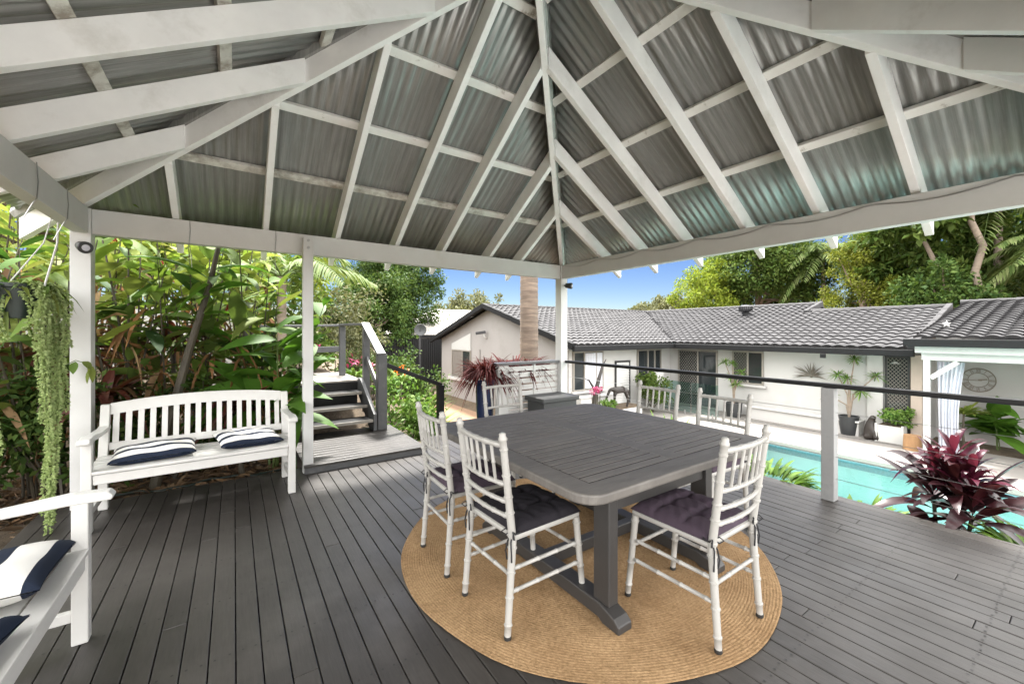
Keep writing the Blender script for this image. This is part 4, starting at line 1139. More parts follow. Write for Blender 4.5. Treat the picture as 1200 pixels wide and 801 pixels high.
# star ornament and spiky ornament
m = MB(); pts = []
for k in range(10):
    a = math.pi/2+k*math.pi/5; r = .085 if k % 2 == 0 else .036; pts.append((0, r*math.cos(a), r*math.sin(a)))
m.prism([(13.9+x, 2.17+y, 1.56+z) for x, y, z in pts], (.03, 0, 0))
tag(m.build('star_ornament', 'white_paint'), 'small white star ornament standing on the roof tiles near the gable step', 'ornament')
so2 = MB(); rr = random.Random(3)
for k in range(26):
    a = rr.uniform(-.25, math.pi+.25); L = rr.uniform(.30, .52); el = rr.uniform(-.25, .5)
    d = V(-abs(math.sin(el))-.15, math.cos(a), math.sin(a)).normalized(); c = V(14.04, 4.95, .08)
    so2.tube([c, c+d*L*.5+V(0, 0, .01), c+d*L+V(0, 0, -.02)], [.018, .016, .002], 5)
so2.lathe([(.02, -.05), (.06, 0), (.03, .06)], (14.05, 4.95, .08), 10)
tag(so2.build('wall_spike_plant', 'grey_agave', ang=70), 'spiky grey airplant mounted on the white house wall left of the railing post', 'wall plant')
# security camera on the gable
sc_ = thing('security_camera', 'small dark security camera on the beige gable wall', 'camera', (8.7, 14.75, 1.3))
MB().bar((8.72, 14.75, 1.36), (8.35, 14.95, 1.30), .12, .12).build('housing', 'dark_metal', sc_, .02)
MB().tube([(8.79, 14.75, 1.12), (8.68, 14.75, 1.14), (8.62, 14.79, 1.30)], .03, 8).build('bracket', 'white_paint', sc_)
# neighbour, dark fence, dish
nb = thing('neighbour_house', 'pale roofed neighbouring house beyond the gable end', 'house', (13, 26, -1.5))
m = MB(); x0, x1, y0, y1, ze, zr = 8.9, 18.5, 23.2, 32, 1.18, 3.0
m.add([(x0, y0, ze), (x1, y0, ze), (x1, y1, ze), (x0, y1, ze), (x0+3.2, 27.6, zr), (x1-3.2, 27.6, zr)], [(0, 1, 5, 4), (1, 2, 5), (2, 3, 4, 5), (3, 0, 4), (3, 2, 1, 0)])
m.build('roof', 'nb_roof', nb)
MB().bb(9.3, 18.1, 23.6, 31.6, -2.4, 1.17).build('wall', 'house_beige', nb)
MB().bb(8.86, 18.5, 23.1, 23.19, 1.02, 1.16).build('gutter', 'gutter', nb)
df = thing('dark_fence', 'dark vertical metal fence in front of the pale neighbouring roof', 'fence', (8.5, 21.5, -2))
m = MB()
for k in range(34): m.bb(6.4+k*.13, 6.4+k*.13+.09, 21.5, 21.54, -2.2, 1.0)
m.bb(6.4, 10.8, 21.542, 21.57, -2.2, .98); m.build('panel', 'gutter', df)
MB().bb(6.3, 6.4, 21.46, 21.58, -2.2, 1.06).build('post', 'black_frame', df)
ds = thing('satellite_dish', 'round grey satellite dish on a dark pole in front of the neighbouring roof', 'dish', (6.43, 16.19, -2))
MB().tube([(6.43, 16.25, -2.1), (6.43, 16.25, 1.45)], .05, 8).build('pole', 'dark_metal', ds)
MB().lathe([(.02, .09), (.15, .05), (.24, .0), (.25, .01), (.15, .07), (.02, .11)], (6.40, 16.15, 1.45), 22, V(-.35, -.9, .12).to_track_quat('Z', 'Y').to_matrix() @ Matrix.Scale(-1, 3, V(0, 0, 1))).build('dish', 'box_grey', ds)
wf2 = thing('rear_boundary_wall', 'long pale rendered boundary wall glimpsed behind the left garden foliage', 'wall', (-2, 11.5, .5))
MB().bb(-9, 1.2, 11.4, 11.6, .2, 2.0).build('wall', 'house_white', wf2)

# ------------------------------------------------------------------ planting helpers
def skin_mesh(name, joints, edges, mat, parent=None, sub=2):
    me = bpy.data.meshes.new(name); off = parent.location if parent else V(0, 0, 0)
    me.from_pydata([Vector(j[:3])-off for j in joints], edges, [])
    o = bpy.data.objects.new(name, me); COL.objects.link(o); o.parent = parent
    bm = bmesh.new(); bm.from_mesh(me); bm.verts.layers.skin.verify(); bm.to_mesh(me); bm.free()
    for i, j in enumerate(joints):
        r = j[3]; me.skin_vertices[0].data[i].radius = r if hasattr(r, '__len__') else (r, r)
    me.skin_vertices[0].data[0].use_root = True
    me.materials.append(MAT[mat])
    s = o.modifiers.new('skin', 'SKIN'); s.use_smooth_shade = True
    b = o.modifiers.new('sub', 'SUBSURF'); b.levels = sub; b.render_levels = sub
    return o
def ginger(x, y, z, n, h, label, mat='ginger', seed=1, LL=.46, WW=.115, lean=.35, spread=.28, flowers=0, lo=.38, cat_='ginger plant', dry=5, name='ginger_plant', stem='stem', group='ginger plants in the left garden'):
    global RN
    RN = np.random.default_rng(seed); rr = random.Random(seed)
    root = thing(name, label, cat_, (x, y, z), group)
    st_ = MB(); P = []; D = []; L = []; W = []; tips = []
    for i in range(n):
        a = rr.uniform(0, 6.283); b = V(x+math.cos(a)*spread*rr.random(), y+math.sin(a)*spread*rr.random(), z)
        hh = h*rr.uniform(.62, 1.08); a2 = rr.uniform(0, 6.283); ln = lean*rr.uniform(.3, 1.3)*hh*.45
        t = b+V(math.cos(a2)*ln, math.sin(a2)*ln, hh); mid = b.lerp(t, .5)+V(-math.cos(a2), -math.sin(a2), .6)*ln*.18
        pts = [b*(1-k)**2+mid*2*k*(1-k)+t*k*k for k in (0, .2, .4, .6, .8, 1)]
        r = rr.uniform(.007, .013); st_.tube(pts, [r*1.3, r*1.15, r, r*.85, r*.6, r*.3], 6)
        fa = rr.uniform(0, math.pi); nl = int(rr.uniform(9, 15)); tips.append(t)
        for k in range(nl):
            q = lo+(1-lo)*(k+rr.random()*.5)/nl; c = b*(1-q)**2+mid*2*q*(1-q)+t*q*q
            s = 1 if k % 2 else -1; ang = fa+rr.uniform(-.5, .5)
            d = V(math.cos(ang)*s, math.sin(ang)*s, rr.uniform(-.25, 1.25)); P.append(c); D.append(d)
            e = .65+.5*math.sin(math.pi*min(1, (q-lo)/(1-lo)*.9+.1)); k_ = rr.choice((.55, .8, 1, 1.1, 1.3)); L.append(LL*e*k_*rr.uniform(.85, 1.15)); W.append(WW*e*k_**.8*rr.uniform(.75, 1.2))
    v_, q_ = blades(np.array(P), np.array(D), np.array(L), np.array(W), RN.uniform(.05, .48, len(P)), seg=6, fold=.10, roll=.7)
    st_.build('stems', stem, root); arr_mesh('foliage', v_, q_, mat, root)
    if dry:
        k = dry*3; Pd = np.array([np.array(rr.choice(P))*[1, 1, .55]+[0, 0, z*.45+.2] for _ in range(k)])
        v_, q_ = blades(Pd, RN.normal(size=(k, 3))*[1, 1, .3], RN.uniform(.25, .45, k), .06, RN.uniform(.8, 1.6, k), seg=4, fold=.3, roll=1.4)
        arr_mesh('dry_leaves', v_, q_, 'dry_leaf', root)
    for k in range(flowers):
        t = tips[k % len(tips)]*.55+Vector(P[rr.randrange(len(P))])*.45; t = t+V(0, 0, -.05); m = MB()
        for j in range(7):
            for i in range(6):
                a = i*1.047+j*.5; r_ = .028*(1-abs(j-2.5)/5); c = t+V(math.cos(a)*r_, math.sin(a)*r_, j*.017)
                m.tube([c, c+V(math.cos(a)*.014, math.sin(a)*.014, .022)], [.010, .003], 5)
        m.build('flower_head', 'flower_red', root)
    return root
def strap_plant(name, label, cat_, base, n, L, W, mat, seed, up=(.4, 1.4), droop=(.3, .8), r=.05, group=None, stem=None, seg=6, lenvar=(.7, 1.15), fold=.2):
    global RN
    RN = np.random.default_rng(seed); a = RN.uniform(0, 6.283, n); base = np.array(base, float)
    P = np.stack([base[0]+np.cos(a)*r, base[1]+np.sin(a)*r, base[2]+RN.uniform(0, .06, n)], 1)
    D = np.stack([np.cos(a), np.sin(a), RN.uniform(*up, n)], 1)
    v_, q_ = blades(P, D, L*RN.uniform(*lenvar, n), W*RN.uniform(.8, 1.2, n), RN.uniform(*droop, n), seg=seg, fold=fold, peak=.6, roll=.25)
    if stem is None:
        o = arr_mesh(name, v_, q_, mat); return tag(o, label, cat_, group)
    root = thing(name, label, cat_, (base[0], base[1], stem), group)
    MB().tube([(base[0]+.02, base[1], stem), (base[0]-.02, base[1]+.01, (stem+base[2])/2), tuple(base+[0, 0, .03])], [.028, .022, .018], 7).build('stem', 'stem', root)
    arr_mesh('foliage', v_, q_, mat, root); return root
def shrub(name, label, base, rad, mat, seed, ncl=26, per=40, L=.09, W=.045, cat_='shrub', group=None, clr=(.25, .45), trunk=True, cz=None):
    global RN
    RN = np.random.default_rng(seed); root = thing(name, label, cat_, base, group); c = V(*base)+V(0, 0, rad[2] if cz is None else cz)
    (v_, q_), C = crown(c, rad, ncl, per, L, W, seed=seed, clr=clr, shell=.35)
    arr_mesh('foliage', v_, q_, mat, root)
    if trunk:
        mb = MB(); rr = random.Random(seed)
        for i in range(min(8, len(C))):
            e = Vector(C[i]); mb.tube([V(*base)+V(rr.uniform(-.05, .05), rr.uniform(-.05, .05), 0), V(*base).lerp(e, .5)+V(0, 0, .05), e], [.016, .011, .005], 5)
        mb.build('stems', 'stem', root)
    return root
def frond(P0, D, L, droop, nl, ll, lw, seed, hang=.35):
    """pinnate palm frond: returns (rachis pts, leaflet arrays)"""
    P0 = np.array(P0, float); D = unit(np.array(D, float)); t = np.linspace(0, 1, 14)
    pts = P0+D*L*t[:, None]+np.array([0, 0, -1.])*droop*L*(t**2)[:, None]
    P = []; DD = []; LL = []
    rg = np.random.default_rng(seed)
    for s in (-1, 1):
        for k in range(nl):
            q = .12+.88*k/nl; i = min(12, int(q*13)); f_ = q*13-i; p = pts[i]*(1-f_)+pts[i+1]*f_
            tg = unit(pts[i+1]-pts[i]); sd = unit(np.cross(tg, [0, 0, 1.]))*s
            P.append(p); DD.append(unit(sd+tg*.75+np.array([0, 0, rg.uniform(.0, .35)]))); LL.append(ll*(math.sin(math.pi*(.12+.86*q))**.6)*rg.uniform(.85, 1.1))
    return pts, np.array(P), np.array(DD), np.array(LL)
def palm(name, label, base, h, nf, L, mat, seed, r=.14, lean=(0, 0), droop=.55, ll=.5, nl=26, group=None, bark='pale_bark', lw=.035, rings=True, fdirs=None, up=(-.1, 1.1)):
    global RN
    RN = np.random.default_rng(seed); rr = random.Random(seed); root = thing(name, label, 'palm', base, group); b = V(*base); top = b+V(lean[0], lean[1], h)
    n = max(6, int(h/.12)) if rings else 10; pts = []; rad = []
    for i in range(n+1):
        t = i/n; p = b.lerp(top, t)+V(lean[0], lean[1], 0)*(.25*math.sin(math.pi*t)); k = 1.25 if t < .03 else 1
        if rings: pts += [p, p+V(0, 0, .02)]; rad += [r*k*(1-.15*t)*1.045, r*k*(1-.15*t)*.985]
        else: pts.append(p); rad.append(r*k*(1-.25*t))
    MB().tube(pts, rad, 14).build('trunk', bark, root)
    parts = []; rach = MB()
    dirs = fdirs or [(2.39996*i, up[1]-(up[1]-up[0])*i/nf) for i in range(nf)]
    for i, (a, e) in enumerate(dirs):
        p_, P, D, LL = frond(pts[-1], (math.cos(a), math.sin(a), e), L*rr.uniform(.85, 1.1), droop*rr.uniform(.8, 1.25), nl, ll, lw, seed*50+i)
        rach.tube([Vector(x) for x in p_], [.022*(1-k/15) for k in range(len(p_))], 5)
        parts.append(blades(P, D, LL, lw, .55, seg=3, fold=.12, roll=.2))
    rach.build('frond_stems', 'green_stem', root); v_, q_ = cat(parts); arr_mesh('fronds', v_, q_, mat, root)
    return root
def pot(name, label, c, r0, r1, h, mat, cat_='pot'):
    m = MB(); m.lathe([(r0, 0), (r0*1.02, .01), ((r0+r1)/2*1.06, h*.5), (r1, h*.94), (r1*1.06, h*.95), (r1*1.06, h), (r1*.9, h), (r1*.88, h-.04), (.01, h-.045)], c, 28)
    return tag(m.build(name, mat), label, cat_)

# ------------------------------------------------------------------ left garden
GL = [  # x, y, canes, height, label, mat, flowers
 (-1.42, 5.36, 8, 2.7, 'tall ginger with lime leaves directly behind the corner post with the spotlight', 'ginger', 0),
 (-.86, 5.48, 8, 2.75, 'leafy ginger behind the left end of the garden bench', 'ginger', 1),
 (-.32, 5.56, 8, 2.8, 'ginger clump with broad bright leaves behind the middle of the garden bench', 'ginger', 0),
 (.12, 5.50, 8, 2.65, 'ginger clump behind the right end of the garden bench with a red flower head', 'ginger', 1),
 (-1.9, 6.5, 9, 3.1, 'lime coloured ginger rising behind the one at the corner post', 'ginger_lime', 0),
 (-1.15, 6.7, 9, 3.2, 'lime ginger in the second row behind the left half of the bench', 'ginger_lime', 1),
 (-.45, 6.6, 9, 3.1, 'sunlit lime ginger in the second row behind the middle of the bench', 'ginger_lime', 0),
 (.15, 6.8, 9, 3.0, 'sunlit lime ginger in the second row left of the slim middle post', 'ginger_lime', 0),
 (-2.6, 8.2, 9, 3.3, 'pale ginger farthest back behind the hanging basket', 'ginger_lime', 0),
 (-1.6, 8.6, 9, 3.5, 'pale ginger in the farthest row behind the corner post', 'ginger_lime', 0),
 (-.5, 8.5, 9, 3.3, 'pale ginger in the farthest row behind the bench', 'ginger_lime', 0),
 (-2.0, 4.5, 7, 2.2, 'ginger with long arching leaves just outside the left beam near the hanging basket', 'ginger', 0),
 (-2.0, 5.6, 12, 2.6, 'dark leaved ginger behind the hanging basket', 'ginger_dark', 0),
]
for i, (x, y, n, h, lb, mt, fl) in enumerate(GL):
    z = float(terrain(np.array(x), np.array(y)))
    ginger(x, y, z-.03, n, h, lb, mt, seed=20+i, flowers=fl, LL=.50 if mt == 'ginger' else .44, WW=.118 if mt == 'ginger' else .105, lo=.42 if mt == 'ginger' else .56, dry=12)
# broad paddle leaves beside the slim post
ginger(.40, 5.05, -.1, 6, 1.75, 'broad dark green paddle leaves crowding the slim middle post', 'paddle', seed=61, LL=.62, WW=.17, lo=.25, lean=.5, spread=.15, cat_='paddle plant', dry=2, name='paddle_plant', stem='green_stem', group=None)
# the thick dark leaning cane with its fan of big leaves
lc = thing('leaning_cane', 'thick dark cane leaning to the right behind the bench with large olive leaves', 'plant', (-.62, 5.0, -.1))
MB().tube([(-.62, 5.0, -.12), (-.50, 5.0, .55), (-.36, 5.02, 1.2), (-.20, 5.06, 1.85), (-.13, 5.10, 2.25), (-.06, 5.16, 2.6)], [.045, .040, .034, .026, .02, .01], 9).build('cane', 'stem', lc)
RN = np.random.default_rng(5)
P = np.array([(-.20, 5.04, 1.9), (-.22, 5.05, 1.75), (-.14, 5.10, 2.15), (-.16, 5.05, 2.0), (-.2, 5.03, 1.85), (-.10, 5.14, 2.4)])
D = np.array([(-.9, -.15, .55), (.8, -.2, .5), (.35, .35, .7), (.9, .2, .35), (-.5, -.3, -.4), (-.8, .4, .2)])
v, q = blades(P, D, np.array([.85, .55, .6, .6, .4, .7]), .17, .35, seg=7, fold=.15); arr_mesh('foliage', v, q, 'paddle', lc)
# dark small-leaved understorey
for i, (x, y, rx, rz, lb) in enumerate([(-1.25, 5.05, .5, .55, 'dark small leaved shrub low behind the corner post'), (-.45, 5.2, .55, .50, 'dark small leaved shrub seen through the bench back'),
        (.3, 5.6, .45, .55, 'dark small leaved shrub at the foot of the slim middle post'), (-1.75, 5.0, .5, .6, 'dark small leaved shrub under the hanging basket'), (-1.1, 7.4, .6, .45, 'dark shrub in the deep shade between the ginger rows'), (-2.3, 7.2, .6, .5, 'dark shrub deep in the garden behind the basket')]):
    z = float(terrain(np.array(x), np.array(y))); shrub('understorey_shrub', lb, (x, y, z), (rx, .35, rz), 'tree_dark', 70+i, 30, 46, .075, .035, group='dark understorey shrubs')
for i, (x, y, z, lb) in enumerate([(-.95, 4.98, .75, 'bronze leaved cordyline low behind the left end of the bench'), (-.55, 5.9, 1.25, 'bronze red cordyline among the gingers behind the middle of the bench'), (-1.35, 5.6, 1.15, 'bronze cordyline beside the corner post, half hidden in ginger'), (.05, 5.0, .55, 'bronze leaved cordyline behind the right end of the bench')]):
    strap_plant('bronze_cordyline', lb, 'plant', (x, y, z), 46, .55, .075, 'bronze_leaf', 85+i, up=(.1, 1.6), droop=(.2, .9), r=.04, stem=-.1, group='bronze cordylines in the left garden')
# fan palm-like dark spikes left of the post
strap_plant('spiky_dark_palm', 'dark spiky fan of narrow leaves beside the tall corner post', 'plant', (-1.95, 5.1, .75), 40, .75, .035, 'ginger_dark', 81, up=(-.2, 1.0), droop=(.05, .25), r=.03, stem=-.1, seg=4)
vs_ = thing('vine_sprig', 'small vine sprig with hanging leaves on the side of the corner post', 'vine', (-1.02, 4.48, 1.0))
MB().tube([(-1.10, 4.47, 1.10), (-1.0, 4.45, 1.16), (-.93, 4.44, 1.13), (-.90, 4.45, 1.05)], .003, 5).build('stem', 'green_stem', vs_)
v, q = blades(np.array([(-.93, 4.44, 1.13), (-.91, 4.45, 1.10), (-1.0, 4.45, 1.15), (-.96, 4.44, 1.15)]), np.array([(.2, -.1, -1), (-.2, -.2, -1), (-.1, -.2, -.9), (.5, -.2, -.6)]), np.array([.14, .12, .09, .08]), .055, .1, seg=5); arr_mesh('foliage', v, q, 'ginger', vs_)
# mulch and fallen leaves
RN = np.random.default_rng(9); n = 5200
px = RN.uniform(-4, .56, n); py = np.where(RN.random(n) < .6, RN.uniform(4.66, 6.0, n), RN.uniform(2, 8, n)); k = (py > 4.66) | (px < -1.30); px, py = px[k], py[k]; n = len(px)
pz = terrain(px, py)+RN.uniform(.0, .05, n)
v, q = blades(np.stack([px, py, pz], 1), RN.normal(size=(n, 3))*[1, 1, .18], RN.uniform(.05, .20, n), RN.uniform(.012, .045, n), RN.uniform(-.2, .35, n), seg=3, fold=.25, roll=1.2)
tag(arr_mesh('fallen_leaves', v, q, 'litter'), 'brown fallen leaves and mulch covering the garden bed', 'leaf litter', kind='stuff')
m = MB(); pts = [(-1.0+i*.05, 4.86+.05*math.sin(i*.45)+.02*math.sin(i*1.3), -.05) for i in range(30)]; m.tube(pts, .011, 7)
tag(m.build('garden_hose', 'pot_green'), 'dark green hose lying on the mulch under the bench', 'hose')
# hanging basket of trailing donkey tail
hb = thing('hanging_basket', 'dark green hanging pot of long trailing donkey tail succulents at the left beam', 'hanging plant', (-1.22, 4.18, 1.45))
MB().lathe([(.10, 0), (.135, .20), (.145, .205), (.145, .23), (.13, .23), (.12, .19), (.01, .185)], (-1.22, 4.18, 1.47), 24).build('pot', 'pot_green', hb)
MB().tube([(-1.07, 4.1, 1.69), (-1.03, 4.18, 2.0), (-1.03, 4.22, 2.36)], .006, 6).build('hanger', 'white_paint', hb)
MB().tube([(-1.27, 4.2, 1.69), (-1.1, 4.2, 2.0), (-1.03, 4.22, 2.36)], .004, 6).build('hanger', 'white_paint', hb)
rr = random.Random(12)
strands = [(-1.085, 4.08, .95), (-1.07, 4.15, 1.60), (-1.045, 4.06, 1.70), (-1.05, 4.17, 1.25), (-1.025, 4.11, 1.66), (-1.005, 4.19, .90), (-.985, 4.13, .62), (-.975, 4.18, .45), (-1.03, 4.21, .70), (-1.29, 4.10, 1.15), (-1.25, 4.06, .40), (-1.12, 4.04, .36), (-1.06, 4.02, .55)]
for sx, sy, sl_ in strands:
    RN = np.random.default_rng(rr.randrange(9999)); n = int(sl_/.0105)*5
    t = np.sort(RN.random(n)); ph = rr.uniform(0, 6)
    hk = np.exp(-t*sl_*14); cx_ = sx+.012*np.sin(t*7+ph)-.07*hk; cy_ = sy+.012*np.cos(t*6+ph)+.03*hk; cz_ = 1.72-t*sl_+.05*hk*0
    a = RN.uniform(0, 6.283, n); d = np.stack([np.cos(a), np.sin(a), RN.uniform(-.9, .1, n)], 1)
    P = np.stack([cx_, cy_, cz_], 1)+d*.006
    Nn = np.tile([0, 0, 1.], (n, 1)); parts = []
    for tw_ in (0, 1):
        U_ = Nn if tw_ == 0 else unit(np.cross(unit(d), Nn)); parts.append(rhombs(P, d, U_, .021*RN.uniform(.8, 1.2, n), .0145))
    v, q = cat(parts); arr_mesh('strand', v, q, 'succulent', hb)
strap = None
P = np.stack([RN.uniform(-1.32, -1.06, 150), RN.uniform(4.06, 4.28, 150), np.full(150, 1.68)], 1)
v, q = blades(P, RN.normal(size=(150, 3))+[0, 0, .7], RN.uniform(.08, .24, 150), .03, .9, seg=4); arr_mesh('foliage', v, q, 'ginger', hb)

# ------------------------------------------------------------------ beside the stairs
shrub('bright_shrub', 'bright variegated shrub below the sloping dark handrail', (2.25, 6.15, -1.2), (.62, .50, .70), 'shrub', 91, 60, 60, .085, .045, cz=.90)
shrub('dark_bush', 'dark round bush under the satellite dish', (4.6, 12.2, -1.6), (.9, .8, .9), 'tree_dark', 92, 40, 60, .12, .06, cz=1.2)
strap_plant('striped_lily', 'pale green strappy lily clump left of the gable window', 'plant', (4.3, 10.4, -1.5), 60, 1.5, .06, 'shrub', 93, up=(.6, 2.2), droop=(.15, .5))
strap_plant('striped_lily', 'tall strappy lily clump beside the satellite dish pole', 'plant', (5.6, 13.6, -1.7), 60, 1.9, .07, 'palm', 94, up=(.6, 2.2), droop=(.15, .5))
for i, (x, y, z, lb) in enumerate([(1.95, 8.3, .45, 'bromeliad with pink flowers just right of the top stair post'), (2.5, 9.2, .3, 'pink flowered bromeliad between the stair railing and the dark tree'), (1.3, 8.6, .7, 'pink flowered bromeliad behind the upper landing'), (3.4, 9.8, .1, 'bromeliad with a yellow centre near the sloping handrail')]):
    o = strap_plant('bromeliad', lb, 'bromeliad', (x, y, z), 34, .55, .06, 'shrub', 100+i, up=(.4, 1.6), droop=(.2, .6), group='bromeliads beyond the stairs', stem=-.2+z-.4)
    RN = np.random.default_rng(i); P = np.array([[x, y, z+.3]]*16)+RN.normal(size=(16, 3))*.06
    v, q = blades(P, RN.normal(size=(16, 3))+[0, 0, 1.0], .16, .05, .3, seg=3); arr_mesh('flower', v, q, 'flower_pink' if i < 3 else 'flower_orange', o)
shrub('garden_bush', 'mid green bush behind the upper landing rail', (1.1, 9.6, .5), (.8, .6, .55), 'tree_mid', 110, 36, 60, .10, .05)
shrub('garden_bush', 'olive bush filling the gap under the arching palm frond', (2.4, 12.4, .0), (1.3, .9, 1.3), 'tree_grey', 111, 50, 70, .12, .06)
shrub('garden_bush', 'dense green bush below the dark tree left of the neighbouring roof', (4.3, 15.5, -1.2), (1.3, .9, .95), 'tree_dark', 112, 60, 70, .15, .07)
shrub('garden_bush', 'leafy bush with orange blossom left of the palm frond', (.7, 10.2, .6), (.9, .7, 1.3), 'ginger', 113, 36, 50, .16, .07)
palm('garden_palm', 'palm with a long arching frond above the stair railing', (.75, 8.9, .4), 2.0, 9, 2.1, 'palm', 7, r=.09, ll=.55, nl=34, fdirs=[(-.25, .55), (.35, .75), (1.2, .6), (2.2, .5), (3.2, .6), (4.2, .9), (5.3, .8), (-.05, 1.2), (2.8, 1.1)], droop=.62, lw=.04)
# red cordyline in the blue pot by the screen
pot('blue_pot', 'tall dark blue glazed pot at the left end of the white slatted screen', (2.84, 4.82, .002), .10, .13, .70, 'pot_blue')
strap_plant('wine_red_plant', 'wispy wine red plant spilling from the tall blue pot', 'plant', (2.90, 4.86, .78), 420, .46, .024, 'cord_red', 120, up=(-.1, 1.5), droop=(.2, 1.1), r=.12)
strap_plant('wine_red_plant', 'wispy wine red plant showing over the charcoal cap of the screen', 'plant', (3.55, 5.15, .80), 420, .42, .024, 'cord_red', 121, up=(.1, 1.4), droop=(.3, 1.0), r=.35)
strap_plant('wine_red_plant', 'small red leaved plant on the gravel below the gable wall', 'plant', (4.5, 8.6, -1.1), 60, .5, .05, 'cord_red', 122, up=(.3, 1.5), droop=(.4, 1.0), r=.1)
strap_plant('gravel_lily', 'small pale green lily beside the red plant on the gravel', 'plant', (5.0, 8.2, -1.35), 60, .6, .045, 'shrub', 123, up=(.3, 1.5), droop=(.4, 1.0), r=.1)
palm('tall_palm', 'tall palm whose ringed pale trunk rises just left of the back corner post', (4.62, 6.2, G), 8.2, 18, 2.6, 'palm', 17, r=.178, droop=.5, ll=.6, nl=30, bark='palm_bark')

# ------------------------------------------------------------------ deck edge planting on the pool side
rc = thing('burgundy_cordyline', 'large burgundy cordyline with magenta top leaves at the deck edge by the pool', 'plant', (4.66, .70, G))
RN = np.random.default_rng(33); rr = random.Random(33); m = MB(); P = []; D = []; L = []; P2 = []; D2 = []
heads = [(4.60, .68, .12), (4.66, .80, .04), (4.57, .58, .00), (4.70, .66, -.02), (4.68, .60, -.25), (4.56, .82, -.25), (4.60, .68, -.36)]
for hi_, (hx, hy, hz) in enumerate(heads):
    b = V(4.64+rr.uniform(-.05, .05), .70+rr.uniform(-.05, .05), G); t = V(hx, hy, hz); m.tube([b, b.lerp(t, .5)+V(rr.uniform(-.04, .04), rr.uniform(-.04, .04), 0), t], [.022, .017, .012], 7)
    big = hi_ < 4
    for k in range(17 if big else 12):
        a = k*2.4+rr.uniform(-.5, .5); q_ = k/17
        P.append((hx, hy, hz-.10+.22*q_)); D.append((math.cos(a), math.sin(a), (.35+1.9*q_) if big else .7+.9*q_)); L.append(rr.uniform(.48, .70) if big else rr.uniform(.28, .44))
    if big:
        for k in range(15):
            a = k*2.4+rr.uniform(-.4, .4); P2.append((hx, hy, hz+.16+k*.012)); D2.append((math.cos(a)*.8, math.sin(a)*.8, .8+.10*k))
m.build('stems', 'stem', rc)
v, q = blades(np.array(P), np.array(D), np.array(L), RN.uniform(.075, .125, len(P)), RN.uniform(.25, .75, len(P)), seg=8, fold=.16, roll=.6, peak=.9); arr_mesh('foliage', v, q, 'cordyline', rc)
v, q = blades(np.array(P2), np.array(D2), RN.uniform(.28, .50, len(P2)), RN.uniform(.04, .062, len(P2)), RN.uniform(.3, .9, len(P2)), seg=6, fold=.2, roll=.5); arr_mesh('new_leaves', v, q, 'cordyline_top', rc)
for i, (x, y, z, rx, lb) in enumerate([(4.50, 2.50, -.20, .40, 'low green leafy plant at the deck edge just left of the grey railing post'), (4.46, 2.02, -.18, .40, 'low green leafy plant at the deck edge touching the grey railing post'), (4.45, 1.22, -.32, .30, 'low green plant at the deck edge just right of the grey railing post'), (4.55, .16, -.22, .32, 'low green plant at the right edge of the photo beyond the burgundy plant'), (4.5, 3.1, -.22, .40, 'low green plant at the deck edge behind the pool side chairs')]):
    o = strap_plant('edge_plant', lb, 'plant', (x, y, z), 220, .34, .042, 'shrub', 130+i, up=(.3, 1.6), droop=(.2, .8), r=rx*.7, group='green plants along the deck edge', stem=G)
strap_plant('spiky_yucca', 'pale green spiky yucca beyond the table between two chair backs', 'plant', (8.1, 5.55, G), 46, 1.15, .075, 'shrub', 140, up=(.6, 2.6), droop=(.05, .3), r=.06)

# ------------------------------------------------------------------ potted plants and statues along the house wall
def dracaena(label, x, y, z, heads, seed, name='dracaena'):
    root = thing(name, label, 'plant', (x, y, z)); m = MB(); parts = []; global RN; rr = random.Random(seed)
    for k, (dx, dy, hz) in enumerate(heads):
        t = V(x+dx, y+dy, hz); b = V(x, y, z); m.tube([b, b.lerp(t, .45)+V(-dx*.2, -dy*.3, .1), t], [.028, .02, .013], 7)
        RN = np.random.default_rng(seed*7+k); n = 44; a = RN.uniform(0, 6.283, n)
        parts.append(blades(np.tile([t.x, t.y, t.z], (n, 1)), np.stack([np.cos(a), np.sin(a), RN.uniform(-.5, 1.4, n)], 1), RN.uniform(.20, .34, n), .028, RN.uniform(.1, .5, n), seg=3))
    m.build('stems', 'pale_bark', root); v, q = cat(parts); arr_mesh('foliage', v, q, 'shrub', root); return root
pot('dark_pot', 'dark pot at the house wall left of the planter, seen past a chair back', (13.55, 6.95, G), .20, .24, .45, 'pot_dark')
dracaena('branching dracaena in the dark pot under the house window', 13.55, 6.95, -1.0, [(-.05, -.25, .05), (.1, .35, .35), (0, -.1, -.35), (.1, .1, .30), (.05, .15, -.15)], 4)
pot('dark_pot', 'dark pot by the house wall to the right of the grey railing post', (13.75, 3.98, G), .17, .22, .50, 'pot_dark')
dracaena('tall branching dracaena against the white wall right of the railing post', 13.78, 3.98, -.95, [(.05, -.1, .62), (.0, .25, .18), (.05, -.55, .22), (.0, -.25, -.22), (-.05, .4, -.42), (.05, .05, .10)], 5)
def statue(name, label, joints, edges, mat='bronze'):
    o = skin_mesh(name, joints, edges, mat); return tag(o, label, 'statue')
sx, sy = 13.60, 3.48
statue('seated_animal_statue', 'dark seated animal statue beside the white planter box', [(sx, sy, G+.16, .17), (sx-.02, sy, G+.34, .14), (sx-.03, sy-.02, G+.48, .085), (sx-.05, sy-.05, G+.58, .075), (sx-.09, sy-.11, G+.585, .045), (sx-.12, sy-.17, G+.03, .05), (sx-.16, sy+.08, G+.03, .05), (sx+.02, sy-.28, G+.04, .06)],
       [(0, 1), (1, 2), (2, 3), (3, 4), (0, 5), (0, 6), (0, 7)])
bxp = thing('white_planter_box', 'white square planter box with a leafy plant by the security door', 'planter', (13.7, 3.08, G))
MB().bb(13.5, 13.95, 2.86, 3.34, G, G+.42).build('box', 'white_paint', bxp, .01)
